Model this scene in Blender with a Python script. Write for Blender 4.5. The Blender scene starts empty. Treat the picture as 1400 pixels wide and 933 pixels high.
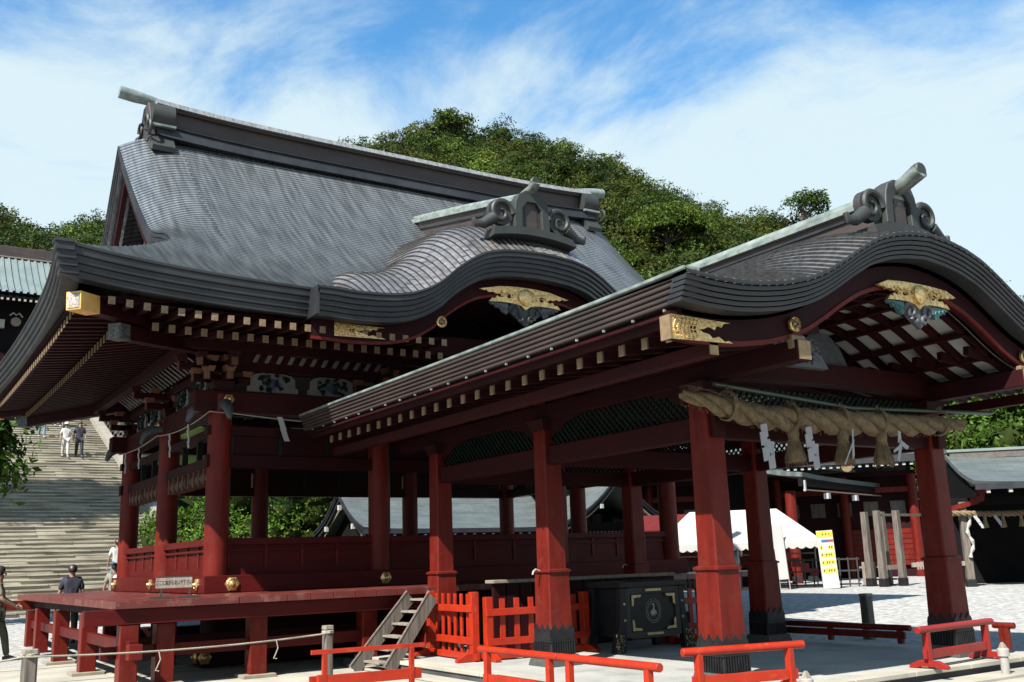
import bpy, bmesh, math, random
import numpy as np
from mathutils import Vector, Matrix
random.seed(7); rng = np.random.default_rng(7)
sc = bpy.context.scene
col = sc.collection
PI = math.pi

# ---------------------------------------------------------------- camera
F, YH, SL, XD, CX, CY = 1360.467, 767.592, -0.0333, -195.8, 700.0, 466.5
dV = Vector((XD - CX, -(YH + SL * (XD - CX) - CY), -F)).normalized()
uV = Vector((1, -SL, 0)).cross(Vector((0, YH - CY, F))).normalized()
if uV.y < 0: uV = -uV
rV = dV.cross(uV).normalized()
M3 = Matrix((rV, dV, uV))
cam = bpy.data.objects.new('camera', bpy.data.cameras.new('camera'))
col.objects.link(cam)
cam.data.sensor_width = 36.0
cam.data.lens = F / 1400 * 36.0
cam.data.clip_end = 3000
cam.matrix_world = Matrix.Translation((0, 0, 1.55)) @ M3.to_4x4()
sc.camera = cam
# ---------------------------------------------------------------- sun and sky
SUN = Vector((-3.4, -1.55, 4.0)).normalized()
sun = bpy.data.objects.new('sun', bpy.data.lights.new('sun', 'SUN'))
col.objects.link(sun)
sun.data.energy = 5.0; sun.data.angle = math.radians(0.5); sun.data.color = (1.0, 0.955, 0.88)
sun.rotation_euler = SUN.to_track_quat('Z', 'Y').to_euler()
sc.view_settings.view_transform = 'Standard'
sc.view_settings.look = 'None'
sc.view_settings.exposure = 1.6
sc.view_settings.gamma = 1.0
sc.cycles.diffuse_bounces = 1; sc.cycles.glossy_bounces = 2
w = bpy.data.worlds.new('World'); sc.world = w; w.use_nodes = True
nt = w.node_tree; nt.nodes.clear()
def N(t, **k):
    n = nt.nodes.new(t)
    for a, b in k.items(): setattr(n, a, b)
    return n
out = N('ShaderNodeOutputWorld'); bg = N('ShaderNodeBackground')
sky = N('ShaderNodeTexSky', sky_type='NISHITA', sun_disc=False)
sky.sun_elevation = math.asin(SUN.z); sky.sun_rotation = math.atan2(SUN.x, SUN.y)
sky.air_density = 1.0; sky.dust_density = 0.6; sky.ozone_density = 2.2
tc = N('ShaderNodeTexCoord')
sep = N('ShaderNodeSeparateXYZ'); nt.links.new(tc.outputs['Generated'], sep.inputs[0])
# project the view direction onto a cloud layer high above
zz = N('ShaderNodeMath', operation='MAXIMUM'); zz.inputs[1].default_value = 0.06; nt.links.new(sep.outputs[2], zz.inputs[0])
dx = N('ShaderNodeMath', operation='DIVIDE'); nt.links.new(sep.outputs[0], dx.inputs[0]); nt.links.new(zz.outputs[0], dx.inputs[1])
dy = N('ShaderNodeMath', operation='DIVIDE'); nt.links.new(sep.outputs[1], dy.inputs[0]); nt.links.new(zz.outputs[0], dy.inputs[1])
cmb = N('ShaderNodeCombineXYZ'); nt.links.new(dx.outputs[0], cmb.inputs[0]); nt.links.new(dy.outputs[0], cmb.inputs[1])
mp = N('ShaderNodeMapping'); mp.inputs['Scale'].default_value = (1.25, 0.8, 1); mp.inputs['Rotation'].default_value = (0, 0, math.radians(38)); mp.inputs['Location'].default_value = (0.35, 1.1, 0)
nt.links.new(cmb.outputs[0], mp.inputs[0])
n1 = N('ShaderNodeTexNoise'); n1.inputs['Scale'].default_value = 1.5; n1.inputs['Detail'].default_value = 9; n1.inputs['Roughness'].default_value = 0.62; n1.inputs['Distortion'].default_value = 0.45
nt.links.new(mp.outputs[0], n1.inputs['Vector'])
n2 = N('ShaderNodeTexNoise'); n2.inputs['Scale'].default_value = 0.45; n2.inputs['Detail'].default_value = 3
nt.links.new(cmb.outputs[0], n2.inputs['Vector'])
ad = N('ShaderNodeMath', operation='ADD'); nt.links.new(n1.outputs[0], ad.inputs[0]); nt.links.new(n2.outputs[0], ad.inputs[1])
# more cloud and haze towards the horizon
hz = N('ShaderNodeMapRange'); hz.inputs[1].default_value = 0.50; hz.inputs[2].default_value = 0.31; hz.inputs[3].default_value = -0.04; hz.inputs[4].default_value = 0.40
nt.links.new(sep.outputs[2], hz.inputs[0])
ad2 = N('ShaderNodeMath', operation='ADD'); nt.links.new(ad.outputs[0], ad2.inputs[0]); nt.links.new(hz.outputs[0], ad2.inputs[1])
cr = N('ShaderNodeMapRange', interpolation_type='SMOOTHSTEP'); cr.inputs[1].default_value = 0.88; cr.inputs[2].default_value = 1.24; cr.inputs[3].default_value = 0.0; cr.inputs[4].default_value = 0.93
nt.links.new(ad2.outputs[0], cr.inputs[0])
mixc = N('ShaderNodeMix', data_type='RGBA')
mixc.inputs[7].default_value = (5.1, 6.1, 6.4, 1)
nt.links.new(cr.outputs[0], mixc.inputs[0])
gsk = N('ShaderNodeMix', data_type='RGBA', blend_type='MULTIPLY'); gsk.inputs[0].default_value = 1; gsk.inputs[7].default_value = (.75, 1.45, 1.7, 1)
nt.links.new(sky.outputs[0], gsk.inputs[6]); nt.links.new(gsk.outputs[2], mixc.inputs[6])
nt.links.new(mixc.outputs[2], bg.inputs[0]); bg.inputs[1].default_value = 0.05
nt.links.new(bg.outputs[0], out.inputs[0])

# ---------------------------------------------------------------- materials
MATS = {}
EXPOSED = 0.44      # all paints and stones are a little darker than nominal: the camera is exposed up
def mat(name, c1, c2=None, rough=0.6, metal=0.0, scale=6.0, stretch=(1, 1, 1), bump=0.1, detail=6, spec=0.5, lo=0.3, hi=0.7, bscale=None, wave=None, brick=None, uv=False, wear=None, trans=0.0, tint=False, bdist=0.01, rvar=0.0):
    if name in MATS: return MATS[name]
    c2 = c2 or tuple(x * 0.6 for x in c1)
    if metal < .3: c1, c2 = tuple(x * EXPOSED for x in c1), tuple(x * EXPOSED for x in c2)
    m = bpy.data.materials.new(name); m.use_nodes = True; t = m.node_tree; L = t.links.new
    b = t.nodes['Principled BSDF']
    def T(ty): return t.nodes.new(ty)
    tcn = T('ShaderNodeTexCoord'); mpn = T('ShaderNodeMapping'); mpn.inputs['Scale'].default_value = stretch
    L(tcn.outputs['UV' if uv else 'Object'], mpn.inputs[0])
    nz = T('ShaderNodeTexNoise'); nz.inputs['Scale'].default_value = scale; nz.inputs['Detail'].default_value = detail
    L(mpn.outputs[0], nz.inputs['Vector'])
    mr = T('ShaderNodeMapRange'); mr.inputs[1].default_value = lo; mr.inputs[2].default_value = hi; L(nz.outputs[0], mr.inputs[0])
    mx = T('ShaderNodeMix'); mx.data_type = 'RGBA'; c2 = c2 or tuple(x * 0.6 for x in c1)
    mx.inputs[6].default_value = (*c1, 1); mx.inputs[7].default_value = (*c2, 1); L(mr.outputs[0], mx.inputs[0])
    cur = mx.outputs[2]
    h = nz.outputs[0]
    if brick:
        bk = T('ShaderNodeTexBrick'); bk.inputs['Scale'].default_value = 1.0
        bk.inputs['Brick Width'].default_value = brick[0]; bk.inputs['Row Height'].default_value = brick[1]; bk.inputs['Mortar Size'].default_value = brick[2]
        bk.inputs['Color1'].default_value = (1, 1, 1, 1); bk.inputs['Color2'].default_value = (brick[3],) * 3 + (1,); bk.inputs['Mortar'].default_value = (brick[4],) * 3 + (1,)
        bk.offset = 0.5
        L(tcn.outputs['UV' if uv else 'Object'], bk.inputs['Vector'])
        mm = T('ShaderNodeMix'); mm.data_type = 'RGBA'; mm.blend_type = 'MULTIPLY'; mm.inputs[0].default_value = 1
        L(cur, mm.inputs[6]); L(bk.outputs[0], mm.inputs[7]); cur = mm.outputs[2]; h = bk.outputs[0]
    if wear:
        nw = T('ShaderNodeTexNoise'); nw.inputs['Scale'].default_value = wear[1]; nw.inputs['Detail'].default_value = 8; nw.inputs['Roughness'].default_value = .7; L(tcn.outputs['Object'], nw.inputs['Vector'])
        rw = T('ShaderNodeMapRange'); rw.inputs[1].default_value = wear[2]; rw.inputs[2].default_value = wear[2] + .10; rw.inputs[4].default_value = wear[3]; L(nw.outputs[0], rw.inputs[0])
        mw = T('ShaderNodeMix'); mw.data_type = 'RGBA'; mw.inputs[7].default_value = (*wear[0], 1); L(rw.outputs[0], mw.inputs[0]); L(cur, mw.inputs[6]); cur = mw.outputs[2]
    if tint:
        at = T('ShaderNodeAttribute'); at.attribute_name = 'tint'
        mm = T('ShaderNodeMix'); mm.data_type = 'RGBA'; mm.blend_type = 'MULTIPLY'; mm.inputs[0].default_value = 1
        L(cur, mm.inputs[6]); L(at.outputs[0], mm.inputs[7]); cur = mm.outputs[2]
    L(cur, b.inputs['Base Color'])
    b.inputs['Roughness'].default_value = rough; b.inputs['Metallic'].default_value = metal
    b.inputs['Specular IOR Level'].default_value = spec
    if rvar:
        rr = T('ShaderNodeMapRange'); rr.inputs[3].default_value = rough - rvar; rr.inputs[4].default_value = rough + rvar
        nr = T('ShaderNodeTexNoise'); nr.inputs['Scale'].default_value = scale * 2.3; L(tcn.outputs['Object'], nr.inputs['Vector']); L(nr.outputs[0], rr.inputs[0]); L(rr.outputs[0], b.inputs['Roughness'])
    if bump:
        bn = T('ShaderNodeBump'); bn.inputs['Strength'].default_value = bump; bn.inputs['Distance'].default_value = bdist
        if bscale:
            nb = T('ShaderNodeTexNoise'); nb.inputs['Scale'].default_value = bscale; nb.inputs['Detail'].default_value = 4; L(mpn.outputs[0], nb.inputs['Vector']); h = nb.outputs[0]
        L(h, bn.inputs['Height']); L(bn.outputs[0], b.inputs['Normal'])
    if trans:
        b.inputs['Transmission Weight'].default_value = 0
        tl = T('ShaderNodeBsdfTranslucent'); ms = T('ShaderNodeMixShader'); ms.inputs[0].default_value = trans
        L(cur, tl.inputs[0]); L(b.outputs[0], ms.inputs[1]); L(tl.outputs[0], ms.inputs[2]); L(ms.outputs[0], t.nodes['Material Output'].inputs[0])
    MATS[name] = m; return m

RED = mat('red_lacquer', (0.225, 0.020, 0.011), (0.140, 0.012, 0.008), rough=0.45, scale=1.7, bump=0.18, bscale=9, stretch=(6, 6, 1), spec=0.14, rvar=0.1, wear=((.085, .016, .012), 5.0, .52, .6))
REDX = mat('red_lacquer_beam', (0.14, 0.010, 0.009), (0.095, 0.008, 0.008), rough=0.5, scale=1.3, bump=0.18, bscale=9, stretch=(1, 1, 6), spec=0.12, rvar=0.1, wear=((.03, .004, .004), 3.0, .55, .5))
DRED = mat('shade_darkened_red', (0.045, 0.004, 0.006), (0.025, 0.003, 0.006), rough=0.65, scale=2, bump=0.2, bscale=12, spec=0.12)  # red darkened well below the lacquer to carry the shade under the eaves
REDD = mat('shade_darkened_beam', (0.060, 0.005, 0.006), (0.04, 0.004, 0.006), rough=0.6, scale=1.3, bump=0.18, bscale=9, stretch=(1, 1, 6), spec=0.12)  # darker copy of the beam lacquer; roof shade is put into the colour
DECK = mat('deck_lacquer', (0.20, 0.032, 0.026), (0.14, 0.022, 0.018), rough=0.36, scale=2.5, bump=0.12, bscale=20, spec=0.45, rvar=0.12, wear=((.14, .06, .05), 4.0, .52, .7))
ORG = mat('vermilion_paint', (0.62, 0.038, 0.008), (0.46, 0.024, 0.006), rough=0.4, scale=4, bump=0.12, bscale=30, stretch=(1, 1, 1), spec=0.35, rvar=0.1, wear=((.26, .05, .03), 9.0, .58, .7))
COP = mat('weathered_copper_shingle', (0.32, 0.345, 0.355), (0.17, 0.178, 0.19), rough=0.31, metal=0.7, scale=0.62, stretch=(3.0, 0.16, 0.16), lo=.30, hi=.70, detail=1.2, bump=0.3, bdist=0.02, brick=(60.0, 1.0, 0.13, 0.93, 0.42), uv=True, spec=0.5, rvar=0.03)
COPS = mat('copper_roof_strip', (0.30, 0.31, 0.31), (0.13, 0.10, 0.088), rough=0.34, metal=0.55, scale=1.6, stretch=(1, 0.35, 1), bump=0.35, bdist=0.01, brick=(9.0, 1.0, 0.11, 0.62, 0.16), uv=True, rvar=0.1)
COPF = mat('copper_fascia', (0.040, 0.042, 0.048), (0.014, 0.016, 0.023), rough=0.5, metal=0.12, scale=2.2, bump=0.2, bscale=14, rvar=0.1)
COPB = mat('brown_copper_ridge', (0.085, 0.055, 0.048), (0.045, 0.033, 0.032), rough=0.55, metal=0.1, scale=2.5, stretch=(.5, .5, 2), bump=0.15, rvar=0.1)
COPG = mat('green_copper_cap', (0.40, 0.47, 0.43), (0.15, 0.20, 0.185), rough=0.5, metal=0.1, scale=5, bump=0.25, rvar=0.1)
COPD = mat('dark_copper_ornament', (0.042, 0.037, 0.036), (0.040, 0.056, 0.052), rough=0.6, metal=0.15, scale=7, bump=0.3)
GOLD = mat('gilt_brass', (0.74, 0.52, 0.24), (0.34, 0.22, 0.09), rough=0.36, metal=0.9, scale=26, bump=0.9, bdist=0.01, bscale=34)
GOLDF = mat('gilt_cap', (0.40, 0.28, 0.15), (0.26, 0.17, 0.09), rough=0.55, metal=0.2, scale=12, bump=0.2)
BLK = mat('black_lacquer_metal', (0.012, 0.013, 0.016), (0.03, 0.03, 0.032), rough=0.45, metal=0.1, spec=0.25, scale=9, bump=0.2)
BLKM = mat('dull_black_wood', (0.015, 0.014, 0.014), (0.03, 0.026, 0.024), rough=0.6, scale=9, bump=0.1)
WHT = mat('white_plaster', (0.62, 0.60, 0.56), (0.5, 0.48, 0.45), rough=0.8, scale=5, bump=0.05)
WHTP = mat('white_paper', (0.82, 0.82, 0.84), (0.75, 0.76, 0.8), rough=0.8, scale=9, bump=0.05, trans=0.3)
CANV = mat('white_canvas', (0.85, 0.84, 0.80), (0.78, 0.77, 0.73), rough=0.75, scale=2, bump=0.15, bscale=4, trans=0.25)
GREY = mat('weathered_grey_wood', (0.24, 0.20, 0.16), (0.11, 0.09, 0.075), rough=0.8, scale=3, stretch=(9, 9, 0.8), bump=0.5, lo=.35, hi=.65)
GREYL = mat('pale_grey_wood', (0.42, 0.36, 0.29), (0.26, 0.21, 0.17), rough=0.8, scale=4, stretch=(6, 6, 1), bump=0.4)
STRAW = mat('rice_straw', (0.34, 0.24, 0.12), (0.17, 0.11, 0.055), rough=0.9, scale=14, stretch=(1, 1, 1), bump=0.8, bscale=42)
ROPEM = mat('pale_rope', (0.6, 0.55, 0.42), (0.4, 0.36, 0.27), rough=0.9, scale=60, bump=0.6)
GREEN = mat('dark_green_paint', (0.009, 0.028, 0.019), (0.007, 0.018, 0.013), spec=0.15, rough=0.5, scale=4, bump=0.1)
TEAL = mat('teal_paint', (0.05, 0.22, 0.22), (0.03, 0.13, 0.14), rough=0.55, scale=20, bump=0.4)
GRYP = mat('grey_blue_paint', (0.12, 0.13, 0.15), (0.05, 0.055, 0.065), rough=0.55, scale=16, bump=0.5)
ORNG = mat('orange_paint', (0.20, 0.06, 0.012), (0.12, 0.035, 0.01), rough=0.55, scale=10, bump=0.1)
CONC = mat('pale_concrete', (0.64, 0.60, 0.50), (0.46, 0.43, 0.355), rough=0.85, scale=1.2, bump=0.15, bscale=60, lo=.35, hi=.65, wear=((.16, .15, .13), 1.7, .54, .6))
FLOOR = mat('worn_stone_floor', (0.60, 0.60, 0.56), (0.44, 0.435, 0.41), rough=0.75, scale=1.8, bump=0.1, bscale=40, wear=((.12, .12, .11), 1.2, .54, .5))
GRAV = mat('pale_gravel', (0.70, 0.69, 0.66), (0.34, 0.335, 0.32), rough=0.95, scale=7, bump=0.9, bscale=26, detail=12, lo=.3, hi=.62, wear=((.16, .16, .155), 0.9, .56, .35))
STONE = mat('grey_stone', (0.30, 0.27, 0.225), (0.19, 0.17, 0.14), rough=0.9, scale=2.6, bump=0.5, bscale=12, brick=(1.1, 4.0, 0.012, 0.55, 0.4))
STONES = mat('stair_stone', (0.70, 0.64, 0.50), (0.42, 0.375, 0.29), rough=0.92, scale=1.3, stretch=(.6, 1, 7), bump=0.2, bscale=10, lo=.44, hi=.56, wear=((.12, .11, .09), 1.5, .58, .5))
STONED = mat('dark_stone', (0.11, 0.105, 0.10), (0.05, 0.05, 0.05), rough=0.9, scale=2.0, bump=0.6, bscale=9)
PLINTH = mat('granite_plinth', (0.10, 0.105, 0.10), (0.05, 0.052, 0.05), rough=0.8, scale=20, bump=0.2)
BARK = mat('bark', (0.16, 0.13, 0.10), (0.08, 0.065, 0.05), rough=0.95, scale=5, bump=0.8, stretch=(3, 3, 1))
BARKP = mat('pale_bark', (0.42, 0.40, 0.36), (0.25, 0.23, 0.2), rough=0.9, scale=5, bump=0.4)
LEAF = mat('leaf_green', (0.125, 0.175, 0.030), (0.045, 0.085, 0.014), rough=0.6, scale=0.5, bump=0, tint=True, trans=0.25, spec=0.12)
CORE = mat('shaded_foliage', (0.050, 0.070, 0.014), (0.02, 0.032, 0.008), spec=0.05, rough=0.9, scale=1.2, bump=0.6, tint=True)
SOIL = mat('wooded_soil', (0.030, 0.045, 0.012), (0.015, 0.026, 0.007), spec=0.02, rough=1, scale=0.3, bump=0.3)
RGREY = mat('grey_green_roof', (0.21, 0.245, 0.24), (0.13, 0.155, 0.15), rough=0.5, metal=0.15, scale=0.8, stretch=(1, 4, 4), bump=0.35, brick=(0.7, 0.16, 0.012, 0.85, 0.6), uv=True)
RPALE = mat('pale_green_ribbed_roof', (0.34, 0.42, 0.41), (0.24, 0.31, 0.30), rough=0.5, metal=0.2, scale=1.0, bump=0.1)
DTIM = mat('shade_dark_timber', (0.014, 0.012, 0.012), (0.008, 0.007, 0.008), spec=0.08, rough=0.8, scale=3, bump=0.2)  # dark timber, blackened further to paint in the deep eave shade
YEL = mat('yellow_paint', (0.85, 0.62, 0.03), (0.8, 0.55, 0.02), rough=0.6, scale=3, bump=0)
BLU = mat('blue_print', (0.03, 0.14, 0.45), None, rough=0.6, bump=0)
REDP = mat('red_print', (0.50, 0.03, 0.05), None, rough=0.6, bump=0)
INK = mat('black_ink', (0.02, 0.02, 0.02), None, rough=0.7, bump=0)
SKIN = mat('skin', (0.45, 0.26, 0.18), (0.40, 0.22, 0.15), rough=0.6, scale=9, bump=0)
HAIR = mat('black_hair', (0.012, 0.01, 0.009), None, rough=0.5, bump=0)
CW = mat('white_cloth', (0.75, 0.74, 0.70), (0.6, 0.6, 0.58), rough=0.85, scale=6, bump=0.3)
CN = mat('navy_cloth', (0.015, 0.02, 0.045), (0.01, 0.012, 0.028), rough=0.85, scale=6, bump=0.3)
CJ = mat('light_blue_denim', (0.22, 0.36, 0.48), (0.15, 0.26, 0.38), rough=0.85, scale=8, bump=0.3)
CK = mat('khaki_cloth', (0.14, 0.14, 0.075), (0.09, 0.09, 0.05), rough=0.85, scale=8, bump=0.3)
CG = mat('grey_beige_cloth', (0.36, 0.33, 0.27), (0.25, 0.23, 0.19), rough=0.85, scale=8, bump=0.3)
PVC = mat('grey_white_plastic', (0.6, 0.58, 0.54), (0.42, 0.4, 0.37), rough=0.45, scale=8, bump=0.1)
TAN = mat('tan_plaster', (0.55, 0.40, 0.22), (0.45, 0.32, 0.17), rough=0.85, scale=3, bump=0.1)

# ---------------------------------------------------------------- mesh helpers
class MB:
    def __init__(s): s.v = []; s.f = []; s.uv = []
    def add(s, vs, fs, uvs=None):
        o = len(s.v); s.v += [tuple(p) for p in vs]; s.f += [tuple(i + o for i in f) for f in fs]
        if uvs: s.uv += uvs
        return s
    def box(s, x0, x1, y0, y1, z0, z1):
        vs = [(x, y, z) for z in (z0, z1) for y in (y0, y1) for x in (x0, x1)]
        return s.add(vs, [(0, 2, 3, 1), (4, 5, 7, 6), (0, 1, 5, 4), (2, 6, 7, 3), (0, 4, 6, 2), (1, 3, 7, 5)])
    def cb(s, c, sx, sy, sz): return s.box(c[0] - sx / 2, c[0] + sx / 2, c[1] - sy / 2, c[1] + sy / 2, c[2] - sz / 2, c[2] + sz / 2)
    def frus(s, cx, cy, z0, z1, a0, a1, b0=None, b1=None, cham=0.0):
        """tapering square shaft, chamfered corners"""
        b0 = b0 or a0; b1 = b1 or a1
        def ring(a, b, z):
            if not cham: return [(cx - a, cy - b, z), (cx + a, cy - b, z), (cx + a, cy + b, z), (cx - a, cy + b, z)]
            c = cham
            return [(cx - a + c, cy - b, z), (cx + a - c, cy - b, z), (cx + a, cy - b + c, z), (cx + a, cy + b - c, z), (cx + a - c, cy + b, z), (cx - a + c, cy + b, z), (cx - a, cy + b - c, z), (cx - a, cy - b + c, z)]
        r0, r1 = ring(a0, b0, z0), ring(a1, b1, z1); n = len(r0)
        return s.add(r0 + r1, [tuple(range(n))[::-1], tuple(range(n, 2 * n))] + [(i, (i + 1) % n, n + (i + 1) % n, n + i) for i in range(n)])
    def bar(s, p0, p1, w, h, up=(0, 0, 1)):
        p0, p1 = Vector(p0), Vector(p1); d = (p1 - p0).normalized(); u = Vector(up)
        if abs(d.dot(u)) > .98: u = Vector((0, 1, 0))
        a = d.cross(u).normalized(); b = a.cross(d).normalized()
        vs = [p + a * (w / 2 * i) + b * (h / 2 * j) for p in (p0, p1) for (i, j) in ((-1, -1), (1, -1), (1, 1), (-1, 1))]
        return s.add(vs, [(3, 2, 1, 0), (4, 5, 6, 7)] + [(i, (i + 1) % 4, 4 + (i + 1) % 4, 4 + i) for i in range(4)])
    def tube(s, pts, r, n=10, caps=True):
        pts = [Vector(p) for p in pts]; rs = r if isinstance(r, (list, tuple)) else [r] * len(pts)
        rings = []; prev = None
        for i, p in enumerate(pts):
            d = (pts[min(i + 1, len(pts) - 1)] - pts[max(i - 1, 0)]).normalized()
            if prev is None:
                a = d.cross(Vector((0, 0, 1)) if abs(d.z) < .9 else Vector((1, 0, 0))).normalized()
            else: a = (prev - d * prev.dot(d)).normalized()
            prev = a; b = d.cross(a)
            rings.append([p + (a * math.cos(2 * PI * k / n) + b * math.sin(2 * PI * k / n)) * rs[i] for k in range(n)])
        vs = [v for r_ in rings for v in r_]; fs = []
        for i in range(len(pts) - 1):
            for k in range(n): fs.append((i * n + k, i * n + (k + 1) % n, (i + 1) * n + (k + 1) % n, (i + 1) * n + k))
        if caps: fs += [tuple(range(n))[::-1], tuple(range((len(pts) - 1) * n, len(pts) * n))]
        return s.add(vs, fs)
    def prism(s, poly, ax, a, b):
        """extrude a 2-D outline along axis ax ('x','y','z') from a to b"""
        def P(p, t): return {'x': (t, p[0], p[1]), 'y': (p[0], t, p[1]), 'z': (p[0], p[1], t)}[ax]
        n = len(poly)
        return s.add([P(p, a) for p in poly] + [P(p, b) for p in poly], [tuple(range(n))[::-1], tuple(range(n, 2 * n))] + [(i, (i + 1) % n, n + (i + 1) % n, n + i) for i in range(n)])
    def lathe(s, c, prof, n=16, axis='z'):
        vs = []
        for r, h in prof:
            for k in range(n):
                a = 2 * PI * k / n; u, v_ = r * math.cos(a), r * math.sin(a)
                vs.append({'z': (c[0] + u, c[1] + v_, c[2] + h), 'x': (c[0] + h, c[1] + u, c[2] + v_), 'y': (c[0] + u, c[1] + h, c[2] + v_)}[axis])
        m = len(prof); fs = []
        for i in range(m - 1):
            for k in range(n): fs.append((i * n + k, i * n + (k + 1) % n, (i + 1) * n + (k + 1) % n, (i + 1) * n + k))
        fs += [tuple(range(n))[::-1], tuple(range((m - 1) * n, m * n))]
        return s.add(vs, fs)
    def grid(s, rows, uvf=None):
        nr, nc = len(rows), len(rows[0]); o = len(s.v)
        s.v += [tuple(p) for r in rows for p in r]
        for i in range(nr - 1):
            for j in range(nc - 1): s.f.append((o + i * nc + j, o + i * nc + j + 1, o + (i + 1) * nc + j + 1, o + (i + 1) * nc + j))
        return s
def shade(me, deg=35):
    me.polygons.foreach_set('use_smooth', [True] * len(me.polygons))
    try: me.set_sharp_from_angle(angle=math.radians(deg))
    except Exception: pass
def obj(name, mb, m, parent=None, label=None, cat=None, group=None, kind=None, smooth=None, bev=0, uvs=None, fix=True):
    me = bpy.data.meshes.new(name); me.from_pydata(mb.v, [], mb.f)
    if fix:
        bm = bmesh.new(); bm.from_mesh(me); bmesh.ops.recalc_face_normals(bm, faces=bm.faces); bm.to_mesh(me); bm.free()
    me.materials.append(m)
    if uvs is not None:
        ul = me.uv_layers.new(name='UVMap'); idx = np.empty(len(me.loops), dtype=np.int32); me.loops.foreach_get('vertex_index', idx)
        ul.data.foreach_set('uv', np.asarray(uvs, dtype=np.float32)[idx].ravel())
    if smooth: shade(me, smooth)
    o = bpy.data.objects.new(name, me); col.objects.link(o)
    if parent: o.parent = parent
    if bev:
        md = o.modifiers.new('bevel', 'BEVEL'); md.width = bev; md.segments = 2; md.limit_method = 'ANGLE'; md.angle_limit = math.radians(40)
    return tag(o, label, cat, group, kind)
def tag(o, label=None, cat=None, group=None, kind=None):
    if label: o['label'] = label
    if cat: o['category'] = cat
    if group: o['group'] = group
    if kind: o['kind'] = kind
    return o
def thing(name, label, cat, group=None, loc=(0, 0, 0)):
    o = bpy.data.objects.new(name, None); col.objects.link(o); o.location = loc; o.empty_display_size = .3
    return tag(o, label, cat, group)
def dup(o, parent=None, off=(0, 0, 0), label=None):
    c = o.copy(); col.objects.link(c); c.location = Vector(o.location) + Vector(off)
    if parent is not None: c.parent = parent
    elif o.parent: c.parent = o.parent
    for ch in list(o.children):
        dup(ch, c)
    if label: c['label'] = label
    return c
def inst(src, name, parent, mtx=None, label=None):
    """a part that shares another part's mesh"""
    c = src.copy(); c.name = name; col.objects.link(c); c.parent = parent
    if mtx is not None: c.matrix_local = mtx
    for ch in list(src.children):
        k = ch.copy(); col.objects.link(k); k.parent = c
    return c
def smoothtab(tab, n, sig=2.5):
    xs = np.array([t[0] for t in tab]); ys = np.array([t[1] for t in tab]); o = np.argsort(xs); xs, ys = xs[o], ys[o]
    X = np.linspace(xs[0], xs[-1], n); Y = np.interp(X, xs, ys)
    k = np.exp(-0.5 * (np.arange(-8, 9) / sig) ** 2); k /= k.sum()
    Yp = np.concatenate([2 * Y[0] - Y[8:0:-1], Y, Y[-2:-10:-1]]); Y = np.convolve(Yp, k, 'valid')
    return lambda x: float(np.interp(x, X, Y))
def sstep(a, b, x):
    t = min(1, max(0, (x - a) / (b - a))); return t * t * (3 - 2 * t)

# ================================================================ MAIN HALL ROOF
hall = thing('shrine_dance_hall', 'large red open-sided hall with a sweeping dark copper hip-and-gable roof', 'shrine hall')
CXR, CYR = 10.2, 20.7
EX0, EY0 = 2.13, 14.73            # mid eave lines (left, front)
def prof(d): return 5.93 + .5 * d + .052 * d * d
def xverge(d): return 3.97 - .17 * max(0, (d - 1.84)) / 4.13
def flare(x, y):
    a, b = max(0, min(x - EX0, 2 * CXR - EX0 - x)), max(0, min(y - EY0, 2 * CYR - EY0 - y))
    wgt = math.exp(-a / 1.5 - b / 1.5) if True else 0
    sx = -1 if x < CXR else 1; sy = -1 if y < CYR else 1
    return (sx * .24 * wgt, sy * .23 * wgt, .23 * wgt + .0)
def mainpt(x, y, d, raise_=0):
    z = prof(d)
    xv = xverge(d); q = max(0, 1 - (x - xv) / 1.35); q2 = max(0, 1 - (2 * CXR - xv - x) / 1.35)
    z -= .45 * sstep(1.9, 3.4, d) * (q * q + q2 * q2)
    fx, fy, fz = flare(x, y)
    return (x + fx, y + fy, z + fz + raise_)
K = 74; DM = 5.97
def mk_slope(mirror):
    mb = MB(); uv = []; NC = 110; rows = []; uvr = []
    for k in range(K):
        for (dd, rz) in ((k, .016), (k + 1, -.004)):
            d = DM * dd / K; xl = EX0 + d if d < 1.84 else xverge(d); xr = 2 * CXR - xl
            r = []; ur = []
            for j in range(NC + 1):
                t = j / NC; x = xl + (xr - xl) * (t if .0 else (t + .0)); y = EY0 + d
                p = mainpt(x, y, d, rz)
                if mirror: p = (p[0], 2 * CYR - p[1], p[2])
                r.append(p); ur.append((x * 6, k + (0.0 if rz > 0 else .88)))
            rows.append((r, ur, d))
    o = 0
    for i, (r, ur, d) in enumerate(rows): mb.v += r; uv += ur
    n = NC + 1
    for i in range(len(rows) - 1):
        for j in range(NC):
            x = rows[i][0][j][0]; d = rows[i][2]
            if not mirror and 6.3 < x < 13.8 and d < .55 + 1.0 * math.exp(-((x - 10.05) / 2.2) ** 2): continue
            mb.f.append((i * n + j, i * n + j + 1, (i + 1) * n + j + 1, (i + 1) * n + j))
    return mb, uv
for mir in (0, 1):
    mb, uv = mk_slope(mir); obj('roof_slope', mb, COP, hall, uvs=uv, fix=False if not mir else True)
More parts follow.
